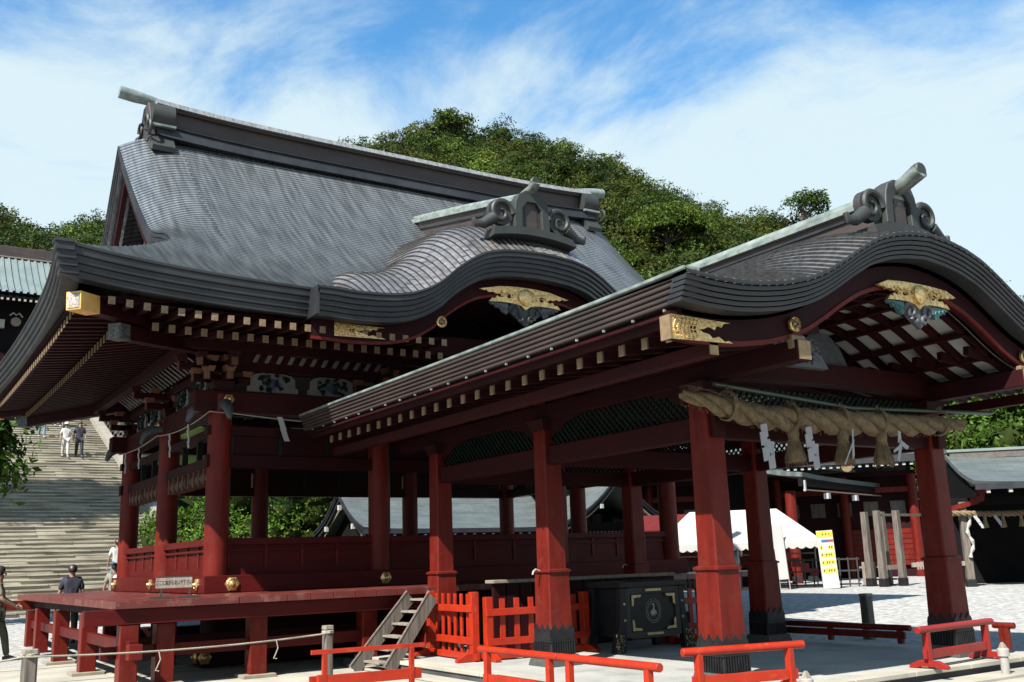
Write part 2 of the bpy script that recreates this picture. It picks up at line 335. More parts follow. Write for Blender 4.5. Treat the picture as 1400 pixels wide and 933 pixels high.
def mk_side(mirror):
    rows = []; uvr = []
    K2 = 33; D2 = 2.75; NC = 70
    mb = MB(); uv = []
    for k in range(K2):
        for dd, rz in ((k, .016), (k + 1, -.004)):
            d = D2 * dd / K2; y0 = EY0 + d + max(0, d - 1.84) * 1.8; y1 = 2 * CYR - y0
            for j in range(NC + 1):
                y = y0 + (y1 - y0) * j / NC; x = EX0 + d
                z = prof(d); fx, fy, fz = flare(x, y)
                px = x + fx
                if mirror: px = 2 * CXR - px
                mb.v.append((px, y + fy, z + fz + rz)); uv.append((y * 6, k + (0.0 if rz > 0 else .88)))
    n = NC + 1
    for i in range(2 * K2 - 1):
        for j in range(NC): mb.f.append((i * n + j, (i + 1) * n + j, (i + 1) * n + j + 1, i * n + j + 1))
    return mb, uv
for mir in (0, 1):
    mb, uv = mk_side(mir); obj('skirt_roof', mb, COP, hall, uvs=uv)
# layered eave boards
LAY = [(.0, .055, .0), (.055, .165, .02), (.165, .275, .05), (.275, .375, .08), (.375, .475, .11)]
def sweep(path, inn, prof_pts, close=True):
    """path: list of points, inn: list of horizontal inward vectors, prof_pts [(inward, down)]"""
    mb = MB(); n = len(prof_pts)
    for p, v in zip(path, inn):
        for a, dn in prof_pts: mb.v.append((p[0] + v[0] * a, p[1] + v[1] * a, p[2] - dn))
    for i in range(len(path) - 1):
        for k in range(n): mb.f.append((i * n + k, i * n + (k + 1) % n, (i + 1) * n + (k + 1) % n, (i + 1) * n + k))
    mb.f += [tuple(range(n))[::-1], tuple(range((len(path) - 1) * n, len(path) * n))]
    return mb
def eave_path(x0, x1, y0, y1, n=40):
    P = []
    for i in range(n + 1):
        x = x0 + (x1 - x0) * i / n; y = y0 + (y1 - y0) * i / n; f = flare(x, y); P.append((x + f[0], y + f[1], 5.95 + f[2]))
    return P
paths = [(eave_path(EX0, 6.0, EY0, EY0), (0, 1)), (eave_path(2 * CXR - EX0, 14.4, EY0, EY0), (0, 1)),
         (eave_path(EX0, EX0, EY0, 2 * CYR - EY0, 60), (1, 0)), (eave_path(2 * CXR - EX0, 2 * CXR - EX0, EY0, 2 * CYR - EY0, 60), (-1, 0)),
         (eave_path(EX0, 2 * CXR - EX0, 2 * CYR - EY0, 2 * CYR - EY0, 60), (0, -1))]
for P, v in paths:
    P = list(P)
    for li, (a, b, ins) in enumerate(LAY):
        Q = list(P)
        if v[0] == 0:
            Q[0] = (Q[0][0] + (ins + .002) * (1 if Q[0][0] < CXR else -1), Q[0][1], Q[0][2])
        else:
            Q[0] = (Q[0][0], Q[0][1] + ins, Q[0][2]); Q[-1] = (Q[-1][0], Q[-1][1] - ins, Q[-1][2])
        obj('eave_board', sweep(Q, [v] * len(Q), [(ins, a), (ins + .25, a), (ins + .25, b - .008), (ins + .012, b - .008), (ins, b - .02)]), COPF, hall)
# main slope verges (layered edge) front and back, left and right
for sx in (0, 1):
    for sy in (0, 1):
        P = []
        for i in range(31):
            d = 1.8 + (5.97 - 1.8) * i / 30; x = xverge(d); p = mainpt(x, EY0 + d, d)
            P.append((p[0] if not sx else 2 * CXR - p[0], p[1] if not sy else 2 * CYR - p[1], p[2] - .015))
        inn = (1 if not sx else -1, 0)
        for a, b, ins in ((0, .07, -.02), (.07, .18, .0), (.18, .30, .03), (.30, .44, .06)):
            obj('verge_board', sweep(P, [inn] * len(P), [(ins, a), (ins + .3, a), (ins + .3, b - .006), (ins, b - .006)]), COPF, hall)
        # barge board under the verge
        P2 = [(p[0], p[1], p[2] - .44) for p in P]
        obj('barge_board', sweep(P2, [inn] * len(P), [(.16, 0), (.26, 0), (.26, .34), (.16, .34)]), DRED, hall)
# gable walls with struts
for sx in (0, 1):
    X = lambda x: x if not sx else 2 * CXR - x
    poly = [(16.6, 6.9), (2 * CYR - 16.6, 6.9), (CYR + 2.2, 8.45), (CYR, 10.3), (CYR - 2.2, 8.45)]
    obj('gable_wall', MB().prism(poly, 'x', X(4.72), X(4.82)), DRED, hall)
    obj('gable_beam', MB().box(min(X(4.45), X(4.7)), max(X(4.45), X(4.7)), 18.7, 22.7, 8.0, 8.22), RED, hall)
    for yy in (18.9, 20.7, 22.5): obj('gable_strut', MB().box(min(X(4.45), X(4.72)), max(X(4.45), X(4.72)), yy - .13, yy + .13, 6.9, 8.0 if yy != 20.7 else 9.6), RED, hall)
knot = obj('gable_pendant', MB().tube([(4.2, 19.15, 8.15), (4.2, 19.1, 7.85), (4.2, 19.3, 7.3)], [.05, .10, .06], 8).tube([(4.2, 18.95, 7.9), (4.2, 19.4, 7.85)], .08, 8).tube([(4.2, 19.15, 7.85), (4.2, 18.9, 7.35)], .05, 6), mat('pink_red_paint', (.6, .12, .08), None, rough=.6, bump=0), hall, smooth=40)
obj('gold_fitting', MB().cb((4.18, 18.9, 7.3), .1, .12, .2), GOLD, knot, bev=.01)
# ridge
RX0, RX1 = 4.45, 2 * CXR - 4.45
def rz(x): return .13 * ((x - CXR) / 5.9) ** 4 + .02
def ridge_band(name, y0, z0, y1, z1, m, xx0=RX0, xx1=RX1):
    mb = MB(); n = 40
    for i in range(n + 1):
        x = xx0 + (xx1 - xx0) * i / n; e = rz(x)
        mb.v += [(x, CYR - y0, z0 + e), (x, CYR + y0, z0 + e), (x, CYR + y1, z1 + e), (x, CYR - y1, z1 + e)]
    for i in range(n):
        for k in range(4): mb.f.append((i * 4 + k, i * 4 + (k + 1) % 4, i * 4 + 4 + (k + 1) % 4, i * 4 + 4 + k))
    mb.f += [(3, 2, 1, 0), (n * 4, n * 4 + 1, n * 4 + 2, n * 4 + 3)]
    return obj(name, mb, m, hall)
ridge_band('ridge_foot', .52, 10.38, .46, 10.62, COPF)
ridge_band('ridge_foot_cap', .50, 10.62, .46, 10.65, COPF)
ridge_band('ridge_body', .28, 10.68, .28, 11.06, COPB)
ridge_band('ridge_step', .36, 11.06, .36, 11.12, COPB)
ridge_band('ridge_cap', .44, 11.12, .34, 11.26, mat('grey_ridge_tile', (.22, .23, .225), (.10, .10, .10), rough=.45, metal=.3, scale=4, stretch=(5, 1, 1), bump=.3))
mb = MB()
pts = [(RX0 - .70 + i * (RX1 - RX0 + 1.4) / 40, CYR, 0) for i in range(41)]
pts = [(x, y, 11.28 + rz(x) + (.05 if abs(x - CXR) > 5.8 else 0)) for x, y, _ in pts]
mb.tube(pts, [.135 if abs(p[0] - CXR) > 5.9 else .11 for p in pts], 10); obj('ridge_cap_roll', mb, COPG, hall, smooth=50)
for sx in (0, 1):
    for sy in (1, -1):
        xa = 4.34 if not sx else 2 * CXR - 4.34; xb = xa + (.46 if not sx else -.46)
        poly = []
        for k in range(15):
            a = math.radians(-60 + k * 18); poly.append((-.36 + .0 - .27 * math.cos(a) * 1.0, 11.02 + .27 * math.sin(a)))
        head = [(-.33 - .25 * math.cos(math.radians(t)), 11.0 + .26 * math.sin(math.radians(t))) for t in range(-50, 200, 15)]
        foot = [(-.13, 10.75), (-.16, 10.45), (-.30, 10.28), (-.62, 10.12), (-.66, 10.22), (-.50, 10.42), (-.42, 10.62)]
        poly = [(CYR - sy * y, z) if False else (CYR + sy * y, z) for y, z in head + foot]
        obj('ridge_end_scroll', MB().prism(poly, 'x', xa, xb), COPD if sy > 0 else COPD, hall, smooth=35)
        obj('scroll_band', MB().cb(((xa + xb) / 2, CYR + sy * -.36 * 1, 10.72), .50, .42, .05), COPG, hall)
    xe = 4.36 if not sx else 2 * CXR - 4.36
    obj('ridge_end_plate', MB().prism([(CYR - .5, 10.5), (CYR + .5, 10.5), (CYR + .42, 11.0), (CYR + .2, 11.35), (CYR - .2, 11.35), (CYR - .42, 11.0)], 'x', xe - .06, xe + .06), COPB, hall, bev=.02)
    for yy in (-.55, -.28, .28, .55):
        rg = MB(); rg.tube([(xe - .09 * (1 if not sx else -1), CYR + yy + .15 * math.cos(a * PI / 8), 10.75 + (.1 if abs(yy) < .4 else -.12) + .15 * math.sin(a * PI / 8)) for a in range(15)], .035, 6)
        obj('ridge_end_curl', rg, COPD, hall, smooth=50)

# ---------------------------------------------------------------- karahafu (curved gable roofs)
def kara(root, cx, hw, tab, yf, yb, drop, rise, nst, Ld=1.15, riseW=1.8):
    sec = smoothtab(tab, 240, 3.0)
    def zf(u, y):
        q = max(0, 1 - (y - yf) / Ld); wd = sstep(hw, hw - 1.1, u)
        return sec(u) + drop * (1 - q * q) * wd + rise * (y - yf) * math.exp(-(u / riseW) ** 2)
    us = np.linspace(0, hw, 400); zs = np.array([sec(u) for u in us]); al = np.concatenate([[0], np.cumsum(np.hypot(np.diff(us), np.diff(zs)))])
    cuts = [float(np.interp(al[-1] * k / nst, al, us)) for k in range(nst + 1)][::-1]      # from the edge to the crown
    ys = [yf + Ld * (i / 12) ** 1.3 for i in range(13)] + list(np.linspace(yf + Ld + .25, yb, 14))
    for sg in (-1, 1):
        for k in range(nst):
            mb = MB(); uv = []; u0, u1 = cuts[k], cuts[k + 1]
            for j, y in enumerate(ys):
                a, b = zf(u0, y), zf(u1, y); um = (u0 + u1) / 2
                for (u, z, t) in ((u0, a - .03, .0), (u0, a + .034, .07), (um, zf(um, y) + .022, .5), (u1, b + .004, .9)):
                    mb.v.append((cx + sg * u, y - (.012 if j == 0 else 0), z)); uv.append((y * 9 + k * 3.7, k + t))
            for j in range(len(ys) - 1):
                for c in range(3): mb.f.append((j * 4 + c, j * 4 + c + 1, j * 4 + 5 + c, j * 4 + 4 + c))
            mb.f.append((0, 1, 2, 3))
            obj('roof_strip', mb, COPS, root, uvs=uv, fix=True)
    return sec, zf, cuts
def kara_front(root, cx, hw, sec, yf, layers, m=COPF):
    n = 90
    P = [(cx - hw + 2 * hw * i / n, yf, sec(abs(-hw + 2 * hw * i / n))) for i in range(n + 1)]
    for a, b, ins in layers:
        mb = MB(); pr = [(ins, a), (ins + .2, a), (ins + .2, b - .007), (ins + .01, b - .007), (ins, b - .02)]
        obj('eave_board', sweep(P, [(0, 1)] * len(P), pr), m, root)
KTAB = [(4.3, 5.92), (4.01, 5.92), (3.67, 5.90), (3.27, 5.91), (2.92, 5.94), (2.61, 6.0), (2.33, 6.11), (2.03, 6.29), (1.74, 6.56), (1.44, 6.77), (1.14, 6.93), (.78, 7.02), (.35, 7.06), (0, 7.07)]
KX, KH, KYF = 10.05, 4.3, 14.42
ksec, kz, kc = kara(hall, KX, KH, KTAB, KYF, 19.3, .72, .16, 36, 1.7)
kara_front(hall, KX, KH, ksec, KYF, [(-.02, .035, -.02), (.035, .12, .0), (.12, .205, .03), (.205, .29, .06), (.29, .37, .09), (.37, .46, .12)])
for sg in (-1, 1): obj('eave_end', MB().box(KX + sg * KH - .02, KX + sg * KH + .02, KYF, KYF + .9, 5.47, 5.93), COPF, hall)
def kara_ridge(root, cx, y0, y1, z0, z1, w, h, tip):
    """ridge along y from y0 (front) to y1"""
    def bx(name, a, b, ww, m):
        vs = [(cx - ww, y0, z0 + a), (cx + ww, y0, z0 + a), (cx + ww, y0, z0 + b), (cx - ww, y0, z0 + b), (cx - ww, y1, z1 + a), (cx + ww, y1, z1 + a), (cx + ww, y1, z1 + b), (cx - ww, y1, z1 + b)]
        return obj(name, MB().add(vs, [(0, 3, 2, 1), (4, 5, 6, 7), (0, 1, 5, 4), (1, 2, 6, 5), (2, 3, 7, 6), (3, 0, 4, 7)]), m, root)
    bx('ridge_body', -.3, h * .5, w * .8, COPB); bx('ridge_step', h * .5, h * .58, w * 1.0, COPF); bx('ridge_neck', h * .58, h * .78, w * .72, COPB)
    bx('ridge_cap', h * .78, h * .92, w * 1.12, COPG)
    obj('ridge_cap_roll', MB().tube([(cx, y1, z1 + h), (cx, (y0 + y1) / 2, (z0 + z1) / 2 + h), (cx, y0 + .3, z0 + h + .01)], .088, 14), COPG, root, smooth=50)  # pale mint paints in the sky's grazing reflection along the roll
    obj('ridge_tip_roll', MB().tube([(cx, y0 + .3, z0 + h + .01), (cx, y0 - .1, z0 + h + .07), (cx, y0 - tip, z0 + h + .17)], [.089, .095, .105], 14), mat('dark_verdigris', (.26, .31, .28), (.10, .11, .105), rough=.5, metal=.1, scale=9, stretch=(1, .4, 1), bump=.3, lo=.4, hi=.6), root, smooth=50)
    obj('roll_end', MB().lathe((cx, y0 - tip - .02, z0 + h + .17), [(.085, 0), (.10, .02), (.02, .03)], 14, 'y'), COPD, root, smooth=40)
    n = int((y1 - y0) / .45)
    for i in range(n):
        y = y0 + .5 + i * .45; z = z0 + (z1 - z0) * (y - y0) / (y1 - y0)
        obj('ridge_seam', MB().box(cx - w * 1.14, cx - w * 1.05, y, y + .03, z + h * .78, z + h * .93), COPG, root)
def onigawara(root, cx, y, z, s, mount_w):
    """scrolled ridge-end ornament standing on a stepped copper seat"""
    for k in range(3):
        a = mount_w * (1 - .02 * k); rows = []
        P = [(cx - a + 2 * a * i / 14, y - .10 + k * .02, z - .13 + k * .055 - .10 * ((-1 + 2 * i / 14) ** 2)) for i in range(15)]
        obj('ornament_seat', sweep(P, [(0, 1)] * 15, [(0, -.055), (.36, -.055), (.36, 0.03), (0, -.006)]), COPD, root)
    o = [(-.30, 0), (-.30, .22), (-.27, .40), (-.22, .50), (-.10, .57), (.10, .57), (.22, .50), (.27, .40), (.30, .22), (.30, 0), (.17, 0), (.16, .30), (.08, .40), (-.08, .40), (-.16, .30), (-.17, 0)]
    obj('ornament_arch', MB().prism([(cx + a * s, z + .03 + b * s) for a, b in o], 'y', y, y + .2), COPD, root, bev=.015)
    obj('ornament_core', MB().box(cx - .18 * s, cx + .18 * s, y + .07, y + .18, z + .02, z + .42 * s), COPB, root)
    for sg in (-1, 1):
        mb = MB(); pts = []
        for i in range(26):
            a = i / 25 * 2.6 * PI; r = .20 * s * (1 - i / 30); pts.append((cx + sg * (.50 * s - r * math.cos(a) * 1), y + .05, z + .03 + .19 * s + r * math.sin(a) * 1))
        mb.tube(pts, [.045 * s * (1 - i / 40) for i in range(26)], 7)
        disc = [(cx + sg * (.50 * s) + .20 * s * math.cos(t * PI / 9), z + .22 * s + .19 * s * math.sin(t * PI / 9)) for t in range(18)]
        mb.prism(disc, 'y', y + .06, y + .16)
        obj('ornament_scroll', mb, COPD, root, smooth=50)
        obj('ornament_tail', MB().tube([(cx + sg * .62 * s, y + .08, z + .12 * s), (cx + sg * .80 * s, y + .08, z + .0), (cx + sg * .92 * s, y + .08, z - .01 * s), (cx + sg * .95 * s, y + .08, z + .07 * s)], [.09 * s, .07 * s, .05 * s, .03 * s], 8), COPD, root, smooth=50)
kara_ridge(hall, KX, 14.66, 19.6, 7.72, 8.72, .17, .60, .20)
onigawara(hall, KX, 14.60, 7.56, 1.32, .92)

# barge board (curved) + gilt fittings, shared by both curved gables
def bargeboard(root, cx, hw, sec, y, top, thick, m, endtrim=0.0, th=.09):
    n = 80; W = hw - endtrim; P = [(cx - W + 2 * W * i / n, y, sec(abs(-W + 2 * W * i / n)) - top) for i in range(n + 1)]
    obj('barge_board', sweep(P, [(0, 1)] * (n + 1), [(0, 0), (th, 0), (th, thick), (0, thick)]), m, root)
    P2 = [(p[0], p[1] - .015, p[2] - thick + .045) for p in P]
    obj('barge_moulding', sweep(P2, [(0, 1)] * (n + 1), [(0, 0), (.03, 0), (.03, .05), (0, .05)]), RED, root)
def gold_plate(root, x0, z0, L, H, y, sg=1, slope=0.0):
    """cut-out gilt plate: square at the outer end, ragged cloud edge at the inner end"""
    top = [(0, H), (.98 * L, H * .93 + slope * L), (.86 * L, H * .86), (.82 * L, H * .70), (.74 * L, H * .74), (.70 * L, H * .55), (.60 * L, H * .66), (.52 * L, H * .55)]
    mid = [(.44 * L, H * .50), (.50 * L, H * .40), (.60 * L, H * .36), (.66 * L, H * .20), (.76 * L, H * .30), (.86 * L, H * .12), (.93 * L, H * .18), (1.0 * L, 0.02), (0, 0)]
    pl = [(x0 + sg * a, z0 + b) for a, b in top + mid]
    o = obj('gilt_plate', MB().prism(pl, 'y', y - .02, y), GOLD, root)
    r = MB()
    for k in range(7): r.tube([(x0 + sg * (.05 + k * .06) * L, y - .022, z0 + .08 * H), (x0 + sg * (.05 + k * .06 - .03) * L, y - .024, z0 + .5 * H), (x0 + sg * (.05 + k * .06 + .02) * L, y - .022, z0 + .9 * H)], .008, 5)
    for k in range(5): r.tube([(x0 + sg * .03 * L, y - .022, z0 + (.15 + .17 * k) * H), (x0 + sg * .42 * L, y - .022, z0 + (.12 + .17 * k) * H)], .007, 5)
    obj('plate_relief', r, GOLD, o, smooth=60)
    hole = [(x0 + sg * (.34 * L + .05 * L * math.cos(t * PI / 4)), z0 + .52 * H + .17 * H * math.sin(t * PI / 4) * (1 + .3 * (t % 2))) for t in range(8)]
    obj('plate_hole', MB().prism(hole, 'y', y - .023, y - .018), DRED, o)
    return o
def tomoe(root, cx, cz, y, r):
    o = obj('crest_disc', MB().lathe((cx, y, cz), [(r, 0), (r, -.03), (r * .86, -.045), (r * .84, -.03), (0.01, -.03)], 24, 'y'), GOLD, root, smooth=30)
    for k in range(3):
        a0 = k * 2 * PI / 3 + .4; pts = []; rs = []
        for i in range(12):
            t = i / 11; a = a0 + t * 2.2; rr = r * (.30 + .38 * t); pts.append((cx + rr * math.cos(a), y - .035, cz + rr * math.sin(a))); rs.append(r * .19 * (1 - t) ** .7 + .003)
        obj('crest_comma', MB().tube(pts, rs, 8), GOLDF if k < 9 else GOLD, o, smooth=60)
    g = MB()
    for k in range(3):
        a0 = k * 2 * PI / 3 + 1.5; g.tube([(cx + r * (.2 + .5 * i / 9) * math.cos(a0 + 2.2 * i / 9), y - .034, cz + r * (.2 + .5 * i / 9) * math.sin(a0 + 2.2 * i / 9)) for i in range(10)], r * .05, 6)
    obj('crest_groove', g, BLK, o)
    return o
def gegyo(root, cx, z, y, s, body, wing):
    """gable pendant: gilt winged plate with disc over dark scrolls"""
    L = 1.02 * s
    pl = [(0, .20), (.25, .195), (.55, .17), (L, .07), (.90 * L, .045), (.84 * L, .06), (.78 * L, .02), (.70 * L, .04), (.63 * L, .005), (.55 * L, .02), (.48 * L, -.03), (.56 * L, -.045), (.62 * L, -.02), (.66 * L, -.08), (.72 * L, -.07), (.80 * L, -.155), (.5 * L, -.135), (.25 * L, -.14), (.1 * L, -.17), (0, -.24)]
    poly = [(cx + a, z + b * s) for a, b in pl] + [(cx - a, z + b * s) for a, b in pl[::-1][1:-1]]
    g = obj('gable_pendant', MB().prism(poly, 'y', y - .05, y), GOLD, root, bev=.006)
    d = obj('pendant_disc', MB().lathe((cx, y - .05, z + .0), [(.16 * s, 0), (.16 * s, -.03), (.12 * s, -.05), (.05 * s, -.055), (.01, -.06)], 20, 'y'), GOLD, g, smooth=40)
    r = MB()
    for k in range(40):
        u = (random.random() * 2 - 1) * .62 * L; zz_ = z + (.02 + random.uniform(-.09, .11) * (1 - abs(u) / L)) * s
        a = random.random() * PI; r.tube([(cx + u, y - .054, zz_), (cx + u + .05 * math.cos(a), y - .06, zz_ + .03 * math.sin(a)), (cx + u + .07 * math.cos(a + 1), y - .054, zz_ + .05 * math.sin(a + 1))], .008, 5)
    obj('pendant_relief', r, GOLD, g)
    for sg in (-1, 1):
        h = obj('pendant_hole', MB().prism([(cx + sg * .36 * L + .045 * s * math.cos(t * PI / 4) * (1 + .3 * (t % 2)), z + .0 + .05 * s * math.sin(t * PI / 4)) for t in range(8)], 'y', y - .054, y - .049), DRED, g)
        mb = MB()
        for (ox, oz, R, turns) in ((.22, -.28, .15, 2.3), (.12, -.42, .09, 1.8)):
            pts = [];
            for i in range(24):
                a = i / 23 * turns * PI; rr = R * s * (1 - i / 30); pts.append((cx + sg * (ox * s + rr * math.cos(a)), y - .02, z + oz * s + rr * math.sin(a)))
            mb.tube(pts, [.034 * s] * 24, 7)
        mb.prism([(cx, z - .2 * s), (cx + sg * .36 * s, z - .16 * s), (cx + sg * .36 * s, z - .30 * s), (cx + sg * .2 * s, z - .42 * s), (cx, z - .56 * s)][::sg], 'y', y - .015, y + .03)
        obj('pendant_scroll', mb, body, g, smooth=50)
        wg = MB().prism([(cx + sg * a * s, z + b * s) for a, b in ((.38, -.15), (.78, -.155), (.74, -.20), (.68, -.19), (.64, -.25), (.56, -.24), (.52, -.31), (.42, -.36), (.38, -.30))][::sg], 'y', y - .03, y + .02)
        for k in range(3): wg.tube([(cx + sg * (.46 + .1 * k) * s + .035 * s * math.cos(a * PI / 5), y - .035, z - (.26 - .025 * k) * s + .035 * s * math.sin(a * PI / 5)) for a in range(9)], .009, 5)
        obj('pendant_wing', wg, wing, g)
    return g
BY = 14.86
bargeboard(hall, KX, KH, ksec, BY, .42, .34, DRED, .05)
gold_plate(hall, 6.20, 5.24, .92, .23, BY, 1)
tomoe(hall, 8.20, 5.68, BY, .105)
tomoe(hall, 2 * KX - 8.20, 5.68, BY, .105)
gegyo(hall, 9.95, 6.30, BY - .02, .98, COPF, GRYP)
# ================================================================ MAIN HALL BODY
FZ = 1.185
colx = [5.1, 8.15, 12.25, 15.3]; coly = [17.3, 20.7, 24.1]
def round_col(x, y):
    return obj('column', MB().lathe((x, y, FZ + .28), [(.205, 0), (.205, 1.6), (.20, 3.1)], 28), RED, hall, smooth=40)
for x in colx:
    for y in coly:
        if y == 20.7 and x not in (5.1, 15.3): continue
        round_col(x, y)
for x, y in [(x, y) for x in colx for y in (17.3, 24.1)] + [(5.1, 20.7), (15.3, 20.7)]:
    obj('foundation_post', MB().lathe((x, y, -.05), [(.22, 0), (.22, 1.1)], 16), DRED, hall, smooth=40)
# sill beams
for y in (17.3, 24.1): obj('sill_beam', MB().box(4.84, 15.56, y - .26, y + .26, FZ + .002, FZ + .29), REDX, hall, bev=.012)
for x in (5.1, 15.3): obj('sill_beam', MB().box(x - .263, x + .263, 17.56, 23.84, FZ + .002, FZ + .288), REDX, hall, bev=.012)
for y in (17.3, 24.1): obj('ground_sill', MB().box(4.84, 15.56, y - .2, y + .2, .02, .34), DRED, hall)
obj('underfloor_wall', MB().box(4.95, 15.4, 17.45, 17.55, .3, FZ), DRED, hall)
obj('interior_floor', MB().box(4.9, 15.5, 17.1, 24.3, FZ - .02, FZ + .12), DRED, hall)
def nail(x, y, z, ax, r=.095):
    sg = -1
    def sh(p): return p
    prof_ = [(r, 0), (r * 1.0, sg * .02), (r * .72, sg * .035), (r * .66, sg * .028), (r * .42, sg * .04), (r * .30, sg * .07), (.005, sg * .08)]
    o = obj('gilt_nail_cover', MB().lathe((x, y, z), prof_, 20, ax), GOLD, hall, smooth=35)
    pet = MB()
    for k in range(6):
        a = k * PI / 3; c = (x + r * .80 * math.cos(a), y, z + r * .80 * math.sin(a)) if ax == 'y' else (x, y + r * .80 * math.cos(a), z + r * .80 * math.sin(a))
        pet.lathe(c, [(r * .34, 0), (r * .30, sg * .02), (.004, sg * .025)], 8, ax)
    obj('nail_petal', pet, GOLD, o, smooth=35)
nail(5.33 - .02, 17.04, FZ + .145, 'y', .11); nail(4.837, 17.45, FZ + .145, 'x', .10); nail(8.15, 17.04, FZ + .145, 'y', .1)
nail(4.837, 20.7, FZ + .145, 'x', .10); nail(4.837, 24.0, FZ + .145, 'x', .10)
nail(5.16, 17.02, 4.46, 'y', .085); nail(4.86, 17.35, 4.46, 'x', .085); nail(4.86, 20.7, 4.46, 'x', .08)
nail(4.9, 17.08, .17, 'y', .10); nail(4.83, 17.35, .17, 'x', .10)
# low panelled walls
def koshi(x0, x1, y0, y1):
    al = 'x' if y0 == y1 else 'y'; L = (x1 - x0) if al == 'x' else (y1 - y0)
    def B(a0, a1, t0, t1, z0, z1):
        return MB().box(x0 + a0, x0 + a1, y0 + t0, y0 + t1, z0, z1) if al == 'x' else MB().box(x0 + t0, x0 + t1, y0 + a0, y0 + a1, z0, z1)
    z0 = FZ + .29
    obj('wall_plank', B(.18, L - .18, -.03, .03, z0, z0 + .12), REDX, hall)
    for k in range(4):
        a0 = .2 + k * (L - .4) / 4; a1 = .2 + (k + 1) * (L - .4) / 4
        obj('wall_panel', B(a0 + .03, a1 - .03, -.015, .015, z0 + .12, z0 + .50), REDX, hall)
        obj('panel_batten', B(a0 - .025, a0 + .025, -.04, .04, z0 + .12, z0 + .50), RED, hall)
    obj('handrail', B(.17, L - .17, -.09, .09, z0 + .50, z0 + .62), REDX, hall, bev=.01)
    obj('lower_rail', B(.17, L - .17, -.06, .06, z0 + .40, z0 + .44), REDX, hall)
for i in range(2):
    for x in (5.1, 15.3): koshi(x, x, coly[i], coly[i + 1])
for i in (0, 2):
    for y in (17.3, 24.1): koshi(colx[i], colx[i + 1], y, y)
koshi(8.15, 12.25, 24.1, 24.1); koshi(8.15, 12.25, 17.3, 17.3)
# lintels, friezes, tie beams
for (z0, z1, t, m, nm) in ((3.30, 3.52, .09, DRED, 'lintel'), (3.86, 4.02, .10, DRED, 'upper_lintel'), (4.26, 4.62, .17, REDD, 'tie_beam'), (5.02, 5.16, .13, DRED, 'upper_beam')):
    for y in (17.3, 24.1): obj(nm, MB().box(4.86 - (.25 if nm == 'tie_beam' else 0), 15.54 + (.25 if nm == 'tie_beam' else 0), y - t, y + t, z0, z1), m, hall, bev=.01)
    for x in (5.1, 15.3): obj(nm, MB().box(x - t * .98, x + t * .98, 17.3 + t, 24.1 - t, z0 + .004, z1 - .004), m, hall, bev=.01)
for y in (17.3, 24.1):
    for i in range(3):
        L = colx[i + 1] - colx[i]; n = 3 if i != 1 else 4
        for k in range(n):
            a = colx[i] + .2 + k * (L - .4) / n
            obj('frieze_panel', MB().box(a + .04, a + (L - .4) / n - .04, y - .02, y + .02, 3.52, 3.86), DRED, hall)
            obj('frieze_post', MB().box(a - .035, a + .035, y - .05, y + .05, 3.52, 3.86), GREEN, hall)
for x in (5.1, 15.3):
    for i in range(2):
        for k in range(3):
            a = coly[i] + .2 + k * 1.0
            obj('frieze_post', MB().box(x - .05, x + .05, a - .035, a + .035, 3.52, 3.86), GREEN, hall)
        if x < 6:
            # rolled reed blinds hung under the lintel
            for k in range(2):
                a = coly[i] + .35 + k * 1.4; bl = obj('rolled_blind', MB().tube([(x + .0, a, 3.17), (x + .0, a + 1.25, 3.17)], .11, 12), mat('brown_reed', (.10, .055, .03), (.06, .03, .02), rough=.8, scale=30, bump=.3), hall, smooth=40)
                st = MB()
                for q in range(4): st.box(x - .12, x + .12, a + .12 + q * .33, a + .17 + q * .33, 3.04, 3.32)
                obj('blind_tie', st, ORNG, bl)
DULLW = mat('shade_dimmed_white', (.26, .26, .25), (.18, .18, .175), rough=.85, scale=6, bump=.05)  # plaster white darkened in colour for the dimness under the eaves
# painted carvings between the beams
def carving(x, y, z, wd, ht, ax='x'):
    pts = [(-.5, 0), (.5, 0), (.5, .25), (.44, .32), (.44, .72), (.36, .92), (.22, 1), (-.22, 1), (-.36, .92), (-.44, .72), (-.44, .32), (-.5, .25)]
    pl = [((x if ax == 'x' else y) + a * wd, z + b * ht) for a, b in pts]
    o = obj('carved_panel', MB().prism(pl, 'y' if ax == 'x' else 'x', (y if ax == 'x' else x) - .07, (y if ax == 'x' else x) - .03), DULLW, hall)
    r = MB(); rnd = random.Random(int(x * 10 + y))
    def at(u, h_, dd): return (x + u * wd, y - .075 - dd, z + h_ * ht) if ax == 'x' else (x - .075 - dd, y + u * wd, z + h_ * ht)
    for k in range(26):
        sg = rnd.choice((-1, 1)); u = sg * rnd.uniform(.05, .30); h_ = rnd.uniform(.1, .85); a = rnd.random() * 6
        r.tube([at(u, h_, 0), at(u + .04 * math.cos(a), h_ + .1 * math.sin(a), .02), at(u + .07 * math.cos(a + 1), h_ + .12 * math.sin(a + 1), 0)], [.03, .035, .015], 6)
    obj('carved_foliage', r, GREEN, o)
    obj('carved_crest', MB().prism([((x if ax == 'x' else y) + a * wd, z + b * ht) for a, b in ((-.15, .45), (0, .12), (.15, .45), (0, .72))], 'y' if ax == 'x' else 'x', (y if ax == 'x' else x) - .09, (y if ax == 'x' else x) - .06), mat('indigo_paint', (.03, .05, .16), None, rough=.6, bump=0), o)
for x in (6.02, 7.15): carving(x, 17.3, 4.66, .95, .35)
for x in (9.6, 10.8): carving(x, 17.3, 4.66, .95, .35)
for y in (18.4, 19.6, 21.8, 23.0): carving(5.1, y, 4.66, .9, .35, 'y')
